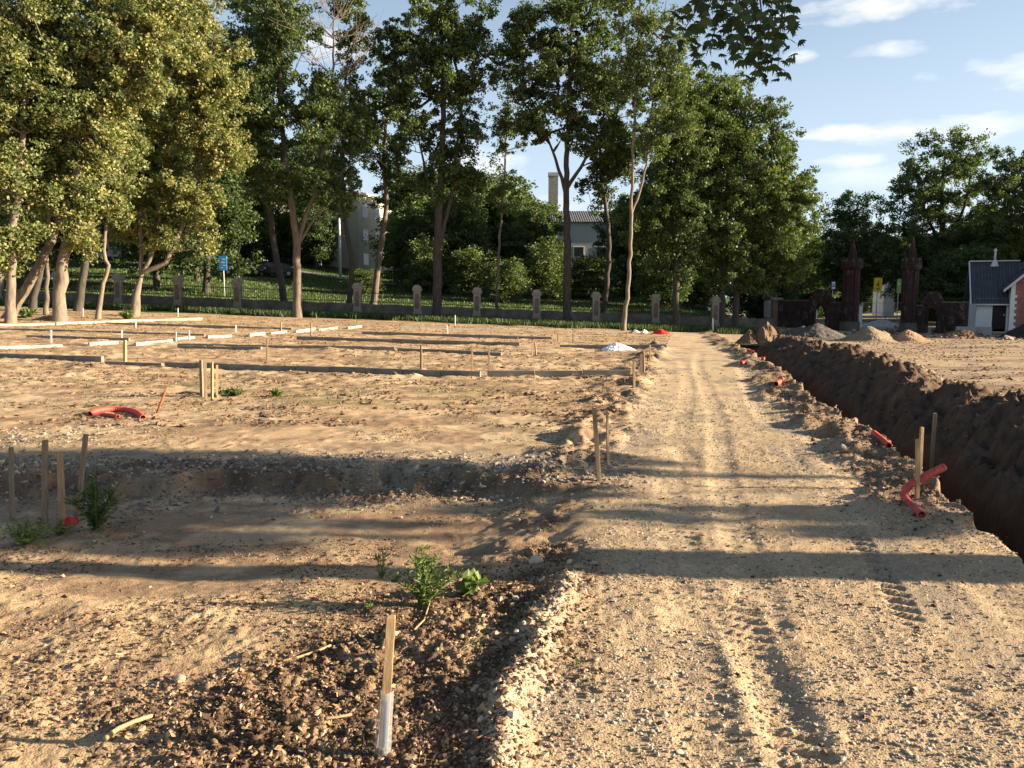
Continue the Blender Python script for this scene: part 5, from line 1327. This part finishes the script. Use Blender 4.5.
S = [
 ('thin dark stake at the left picture edge', (12, 519), (11, 447), .034, 'wood_old'),
 ('tallest left stake, second from the left edge', (45, 524), (45, 440), .042, 'wood_old'),
 ('shorter thick stake of the left group, third from the edge', (62, 523), (60, 452), .044, 'wood'),
 ('leaning stake at the right of the left group by the weed', (77, 521), (86, 434), .036, 'wood_old'),
 ('dark stake leaning slightly in the middle by the road edge', (599, 482), (594, 408), .04, 'wood_old'),
 ('thin pale stake just right of the leaning middle one', (608, 466), (607, 411), .024, 'wood_old'),
 ('short light stake beside the bent red pipe', (917, 497), (918, 439), .032, 'wood'),
 ('light stake behind the bent red pipe', (919, 486), (922, 427), .03, 'wood'),
 ('tall dim stake leaning right over the trench edge', (931, 476), (935, 413), .04, 'wood_old'),
 ('dark left stake of the timber bench in mid field', (202, 397), (201, 360), .055, 'wood_old'),
 ('second stake of the cluster left in mid field', (206, 398), (205, 361), .05, 'wood_old'),
 ('pale third stake of the mid field cluster', (212, 400), (212, 362), .038, 'wood'),
 ('pale right stake of the mid field cluster', (217, 397), (217, 365), .038, 'wood'),
 ('brown stake standing in front of the left grey kerb', (125, 363), (125, 340), .07, 'wood'),
 ('thin stake in front of the long kerb run left of centre', (267, 364), (267, 338), .045, 'wood_old'),
 ('thin stake in front of the kerb near the field centre', (421, 374), (421, 345), .045, 'wood_old'),
 ('stake at the right end of the long kerb run, left one', (472, 372), (472, 345), .045, 'wood_old'),
 ('stake at the right end of the long kerb run, right one', (489, 371), (489, 349), .045, 'wood_old'),
 ('small stake left in the pair behind the kerb gap', (532, 357), (532, 347), .045, 'wood'),
 ('small stake right in the pair behind the kerb gap', (536, 356), (535, 343), .045, 'wood'),
 ('front stake of the group where the field meets the road', (634, 388), (634, 361), .045, 'wood_old'),
 ('left stake of the close pair by the road edge', (641, 374), (641, 354), .05, 'wood_old'),
 ('right stake of the close pair by the road edge', (643.5, 374), (643, 351), .05, 'wood_old'),
 ('thin stake behind the close pair by the road', (650, 361), (650, 345), .04, 'wood'),
 ('brown stake behind the pale receding kerb row', (311, 336), (311, 323), .06, 'wood'),
 ('thin stake above the fork of kerbs left of centre', (281, 333), (281, 322), .05, 'wood'),
 ('small far stake near the field end right of centre', (558, 342), (558, 333), .05, 'wood'),
 ('small far stake right of the field end centre', (573, 342), (573, 334), .04, 'wood_old'),
 ('far stake by the dark kerb in the right centre', (518, 346), (518, 337), .04, 'wood'),
]
W = [
 ('white stake in front of the far left kerb', (51, 343), (51, 330), .045),
 ('white stake left of the long white kerb piece', (122, 340), (122, 330), .045),
 ('white stake at the white kerb right part', (189, 341), (189, 330), .045),
 ('white stake paired just left of another, above the dark patch', (176, 343), (176, 332), .04),
 ('white stake among the left trees foreground', (136, 328), (136, 319), .045),
 ('thin white stake before the fence near the golden tree', (178, 317), (178, 308), .05),
 ('white stake right of centre before the fence wall', (455, 327), (455, 315), .05),
 ('thin white stake at far right end of the far kerb', (448, 336), (447, 325), .04),
 ('white stake at the far start of the trench', (713, 332), (713, 318), .07),
 ('thin white stake below the left trees', (83, 316), (83, 308), .05),
 ('thin pale stake where the left kerb rows cross', (236, 332), (236, 325), .05),
]
for lab, b, t, w, m in S: stake(lab, b, t, w, m)
for lab, b, t, w in W: stake(lab, b, t, w, 'white_wood')
stake('rusty iron pin leaning in the sand right of the red coil', (157, 413), (167, 387), .035, 'rust', 'iron_pin', None, cat='pin', lean_y=0)
# plank lying at the cluster
def plank(label, a, b, w, h, mat='wood_old', up=0):
    A, Bp = G(*a), G(*b); L = np.linalg.norm(Bp - A); d = (Bp - A) / L; n = np.array([-d[1], d[0], 0]); z = np.array([0, 0, 1.])
    v = []
    for p in (A, Bp):
        for i, j in ((-1, 0), (1, 0), (1, 1), (-1, 1)): v.append(p + n * i * w / 2 + z * (j * h + up) - A)
    o = MB().add(v, [(0, 1, 2, 3), (7, 6, 5, 4), (0, 4, 5, 1), (1, 5, 6, 2), (2, 6, 7, 3), (3, 7, 4, 0)]).build('plank', M[mat], bevel=.006); o.location = A
    tag(o, label, 'plank', 'planks on the ground')
plank('grey plank lying across the feet of the mid field stakes', (187, 394), (219, 397), .10, .05)
plank('short plank end lying under the left stakes', (50, 529), (63, 521), .05, .035)
# sleeve stake close by
o, g, t, ux, uy, ax, L = stake('wooden stake wrapped at its foot in a clear plastic sleeve, nearest to the viewer', (383, 752), (391, 616), .036, 'wood')
bpy.context.view_layer.update()
def frame_box(lo, hi, w, off=(0, 0), wy=None):
    v = []
    for s in (lo, hi):
        for i, j in ((-1, -1), (1, -1), (1, 1), (-1, 1)): v.append(ax * s + ux * (i * w / 2 + off[0]) + uy * (j * (wy or w) / 2 + off[1]))
    return v
BF = [(0, 3, 2, 1), (4, 5, 6, 7), (0, 1, 5, 4), (1, 2, 6, 5), (2, 3, 7, 6), (3, 0, 4, 7)]
sl = []
for s, k in ((-.01, 1.1), (L * .2, 1.0), (L * .42, .92), (L * .445, .86)):
    for i in range(12):
        a = 2 * math.pi * i / 12; rr = .031 * k * (1 + .10 * math.sin(3 * a + s * 30))
        sl.append(ax * s + ux * rr * math.cos(a) + uy * rr * math.sin(a))
ff = [(12 * s + i, 12 * s + (i + 1) % 12, 12 * s + 12 + (i + 1) % 12, 12 * s + 12 + i) for s in range(3) for i in range(12)]
MB().add(sl, ff).build('plastic_sleeve', M['clear'], o, smooth=True)
sgn = -1 if uy[1] > 0 else 1
lab = MB().add(frame_box(.01, L * .40, .024, (.004, sgn * .0200), .002), BF).build('paper_label', M['paper'], o)
MB().add(frame_box(.02, L * .38, .005, (.004, sgn * .0214), .0008), BF).build('printed_stripe', M['navy'], lab)

# ------------------------------------------------------------------ red ducts
def duct(label, pts, r, lift=None, world=None, name='red_pipe', step=.012):
    q = []
    for i, p in enumerate(pts):
        g = G(p[0], p[1]) if len(p) == 2 else P(p[0], p[1], p[2])
        q.append(g + np.array([0, 0, r * .8 if len(p) == 2 else 0]))
    o0 = q[0].copy(); q = resample([a - o0 for a in q], step)
    n = len(q); rad = r * (1 + .09 * np.where(np.arange(n) % 3 == 0, -1, .6)); rad[-1] = r; 
    V, Fc = tube_np(q, rad, 16); V2, F2 = tube_np(q, np.full(n, r * .82), 16)
    k = len(V); F2 = F2[:, ::-1] + k
    i = np.arange(16); j = (i + 1) % 16
    caps = np.vstack([np.stack([i, k + i, k + j, j], 1), np.stack([k - 16 + i, k - 16 + j, 2 * k - 16 + j, 2 * k - 16 + i], 1)])
    ob = mesh_np(name, np.vstack([V, V2]), np.vstack([Fc, F2, caps]), M['red_pipe'], smooth=True); ob.location = o0
    return tag(ob, label, 'pipe', 'red plastic ducts')
gb = G(912, 497); gd = gb[1]
duct('long bent red plastic duct sticking up at the trench edge', [(922, 515, gd - .42), (913, 507, gd - .22), (905.5, 499, gd - .05), (904.5, 493, gd), (909, 486, gd), (924, 477, gd), (944, 467, gd + .05)], .032)
duct('short red duct lying on the road edge farther along the trench', [(889, 449), (881, 442), (873, 435)], .033)
def coil():
    c1 = G(92, 413)
    pts = []
    dd = G(118, 417)[1]
    for px, py, dp in ((90, 414, 0.1), (96, 411, .25), (104, 409.5, .4), (116, 409, .5), (128, 410, .45), (137, 412.5, .2), (143, 417.5, -.1)):
        x, y, z = P(px, py, dd + dp); z = max(z, H1(x, y) + .03); pts.append((px, py, dd + dp))
    duct('arched red plastic duct lying in the sand at the left', pts, .042)
    duct('straight foot piece of red duct below the arched one', [(93, 416.5), (105, 416.5), (118, 418.5)], .03)
coil()
duct('red pipe stub at the trench edge in the middle distance', [(776, 387), (779, 384), (782, 381)], .05)
duct('red pipe stub farther up along the trench', [(741, 365), (746, 363.5)], .05)
duct('red pipe end sticking out near the far trench start', [(748, 352), (753, 354)], .05)
duct('upright red pipe end left of the trench edge', [(763, 362), (763, 357, G(763, 362)[1])], .05)
# pale puddle-like plastic strip
crumple('plastic_scrap', 'flat pale plastic scrap beside the small weed in the hollow', 'scrap', 357, 577, .26, .10, .015, M['grey_film'], 23, sharp=.2)

# ------------------------------------------------------------------ weeds
def weed(label, px, py, hpx, wpx, seed, cols, n_st=16, leaf=.028, dens=60, name='weed_plant', narrow=.35):
    g = G(px, py); hh = hpx / F * g[1]; ww = wpx / F * g[1] / 2; r = np.random.default_rng(seed)
    t = thing(name, tuple(g), label, 'plant', 'weeds')
    VV, FF, k = [], [], 0; LP = []; LD = []
    for i in range(n_st):
        a = r.uniform(0, 6.28); sp = r.random() ** .7; h = hh * (1 - .45 * sp) * r.uniform(.75, 1.05)
        e = np.array([math.cos(a) * ww * sp, math.sin(a) * ww * sp * .8, h])
        q = resample([(0, 0, -.02), e * np.array([.35, .35, .5]) + r.normal(size=3) * .01, e], .02)
        V, Fc = tube_np(q, np.linspace(.0035, .001, len(q)) * (1 + hh), 4); VV.append(V); FF.append(Fc + k); k += len(V)
        m = int(dens * h / hh)
        for _ in range(m):
            s = r.uniform(.12, 1) ; j = min(len(q) - 2, int(s * (len(q) - 1)))
            LP.append(q[j] + r.normal(size=3) * .008); d = r.normal(size=3); d[2] = abs(d[2]) * .6 + .15; LD.append(d / np.linalg.norm(d))
    mesh_np('stems', np.vstack(VV), np.vstack(FF), M['weedstem'], t, smooth=True)
    LP = np.array(LP); LD = np.array(LD); n = len(LP)
    w = np.cross(LD, r.normal(size=(n, 3))); w /= np.linalg.norm(w, axis=1, keepdims=True)
    L = leaf * r.uniform(.5, 1.5, (n, 1)); nn = np.cross(LD, w)
    V = np.stack([LP, LP + LD * L * .5 + w * L * narrow * .5, LP + LD * L - nn * L * .2, LP + LD * L * .5 - w * L * narrow * .5], 1).reshape(-1, 3)
    c = np.array(cols)[r.integers(0, len(cols), n)] * r.uniform(.75, 1.2, (n, 1))
    mesh_np('leaves', V, np.arange(4 * n).reshape(-1, 4), M['leaf'], t, col=np.repeat(c, 4, 0))
    return t
M['weedstem'] = plain('weed_stem', (.14, .20, .05), .7, .2)
WG = [(.125, .175, .05), (.17, .215, .07), (.10, .14, .04)]
WD = [(.07, .11, .035), (.09, .13, .04)]
weed('bright green bushy weed above the sleeve wrapped stake', 424, 606, 68, 84, 1, WG, 26, .034, 62)
weed('thin upright weed at the left of the bright bushy one', 381, 578, 40, 26, 2, WG, 5, .03, 26)
weed('broad leaved plant touching the right of the bushy weed', 472, 596, 24, 30, 3, WG, 7, .07, 9, narrow=.8)
weed('small low weed sprout left of the bushy weed', 366, 610, 12, 20, 4, WG, 6, .025, 12)
weed('tiny green sprout between the stake and the grit ridge', 478, 652, 8, 16, 5, WG, 5, .022, 10)
weed('tiny leafy sprout among the stones of the road edge', 578, 666, 5, 8, 6, WG, 4, .018, 8)
weed('tall dull green bush weed right of the left stakes', 97, 530, 66, 62, 7, WD, 24, .045, 60)
weed('grassy green weed at the foot of the left stakes', 24, 545, 30, 70, 8, WG, 26, .06, 24, narrow=.16)
weed('low green weed between the left stakes and the bush weed', 60, 536, 16, 40, 9, WG, 14, .04, 16, narrow=.25)
weed('sprig of weed left of the three stemmed golden tree', 128, 319, 7, 14, 10, WG, 16, .22, 24)
weed('low weed patch beside the mid field stake cluster', 232, 396, 5, 50, 11, WD, 24, .10, 14)
weed('low weed patch right of the mid field cluster', 276, 397, 6, 14, 12, WG, 14, .10, 14)
weed('ragged weed on the lit soil under the thick pale tree', 27, 318, 9, 22, 13, WG, 18, .25, 24)

# ------------------------------------------------------------------ world, sun, camera
SUN_EL, SUN_AZ = 16.0, 3.0       # azimuth: degrees behind the +X axis (towards the camera side)
sc = bpy.context.scene
world = bpy.data.worlds.new('World'); sc.world = world; world.use_nodes = True
nt = world.node_tree; nt.nodes.clear(); N = nt.nodes.new; L_ = nt.links.new
sky = N('ShaderNodeTexSky'); sky.sky_type = 'NISHITA'; sky.sun_disc = False
sky.sun_elevation = R(SUN_EL); sky.sun_rotation = R(90 + SUN_AZ); sky.altitude = 100; sky.air_density = 1.0; sky.dust_density = 1.2; sky.ozone_density = 1.0
tc = N('ShaderNodeTexCoord')
sep = N('ShaderNodeSeparateXYZ'); L_(tc.outputs['Generated'], sep.inputs[0])
def mth(op, a, b=None, c=None):
    n = N('ShaderNodeMath'); n.operation = op
    for i, v in enumerate((a, b, c)):
        if v is None: continue
        if isinstance(v, (int, float)): n.inputs[i].default_value = v
        else: L_(v, n.inputs[i])
    return n.outputs[0]
az = mth('ARCTAN2', sep.outputs[0], sep.outputs[1]); el = mth('ARCSINE', sep.outputs[2])
nz = N('ShaderNodeTexNoise'); nz.inputs['Scale'].default_value = 9; nz.inputs['Detail'].default_value = 7; nz.inputs['Roughness'].default_value = .6
cmb = N('ShaderNodeCombineXYZ'); L_(az, cmb.inputs[0]); L_(mth('MULTIPLY', el, 2.6), cmb.inputs[1]); L_(cmb.outputs[0], nz.inputs['Vector'])
wob = mth('SUBTRACT', nz.outputs[0], .5)
dens = None
def azel(px, py):
    a, dy, dz = ray(px, py); l = math.sqrt(a * a + dy * dy + dz * dz)
    return math.atan2(a, dy), math.asin(dz / l)
for (px, py, rx, ry, s) in [(880, 8, 75, 11, 1), (845, 20, 28, 7, .8), (940, 0, 50, 12, 1), (893, 49, 32, 8, .9), (798, 57, 14, 6, .9), (850, 132, 42, 6, .95), (900, 130, 50, 9, .8), (960, 128, 70, 13, .9), (850, 160, 36, 6, .9),
                            (880, 180, 60, 12, .5), (340, 40, 60, 20, .8), (480, 165, 45, 22, .8), (575, 215, 40, 20, .8), (1040, 60, 30, 8, .5), (250, 90, 40, 20, .6), (1180, 60, 150, 20, .9), (-200, 80, 160, 25, .9), (100, 150, 50, 14, .8)]:
    a, e = azel(px, py); wx = rx / F; wy = ry / F
    dx = mth('DIVIDE', mth('SUBTRACT', az, a), wx); dy = mth('DIVIDE', mth('SUBTRACT', el, e), wy)
    r2 = mth('ADD', mth('MULTIPLY', dx, dx), mth('MULTIPLY', dy, dy))
    v = mth('MULTIPLY', mth('SUBTRACT', 1.0, mth('ADD', r2, mth('MULTIPLY', wob, -7.0))), s * .62)
    dens = v if dens is None else mth('MAXIMUM', dens, v)
dens = mth('SMOOTH_MIN', mth('MAXIMUM', dens, 0), 1, .2)
hz = mth('MULTIPLY', mth('SUBTRACT', 1, mth('MULTIPLY', mth('MAXIMUM', el, 0), 2.1)), .85)
hz = mth('MAXIMUM', hz, 0)
mx0 = N('ShaderNodeMix'); mx0.data_type = 'RGBA'; L_(hz, mx0.inputs[0]); L_(sky.outputs[0], mx0.inputs[6]); mx0.inputs[7].default_value = (4.4, 5.4, 6.6, 1)
mx = N('ShaderNodeMix'); mx.data_type = 'RGBA'; L_(mth('MULTIPLY', dens, .85), mx.inputs[0]); L_(mx0.outputs[2], mx.inputs[6]); mx.inputs[7].default_value = (6.6, 6.5, 6.4, 1)
bg = N('ShaderNodeBackground'); bg.inputs[1].default_value = .05; L_(mx.outputs[2], bg.inputs[0])
wo = N('ShaderNodeOutputWorld'); L_(bg.outputs[0], wo.inputs[0])

sd = bpy.data.lights.new('sun', 'SUN'); sd.energy = 5.0; sd.angle = R(.5); sd.color = (1, .82, .60)
so = bpy.data.objects.new('sun', sd); C.objects.link(so)
dirv = Vector((math.cos(R(SUN_EL)) * math.cos(R(SUN_AZ)), -math.cos(R(SUN_EL)) * math.sin(R(SUN_AZ)), math.sin(R(SUN_EL))))
so.rotation_euler = dirv.to_track_quat('Z', 'Y').to_euler(); so.location = (30, 0, 30)

cd = bpy.data.cameras.new('camera'); cd.lens = F / 1024 * 36; cd.sensor_width = 36; cd.clip_start = .05; cd.clip_end = 5000
co = bpy.data.objects.new('camera', cd); C.objects.link(co); co.location = (0, 0, EYE); co.rotation_euler = (math.pi / 2 - TH, 0, 0)
sc.camera = co
sc.view_settings.view_transform = 'Standard'; sc.view_settings.look = 'None'; sc.view_settings.gamma = 1; sc.view_settings.exposure = 1.85
sc.cycles.max_bounces = 6; sc.cycles.diffuse_bounces = 3; sc.cycles.transparent_max_bounces = 8
sc.cycles.use_denoising = True
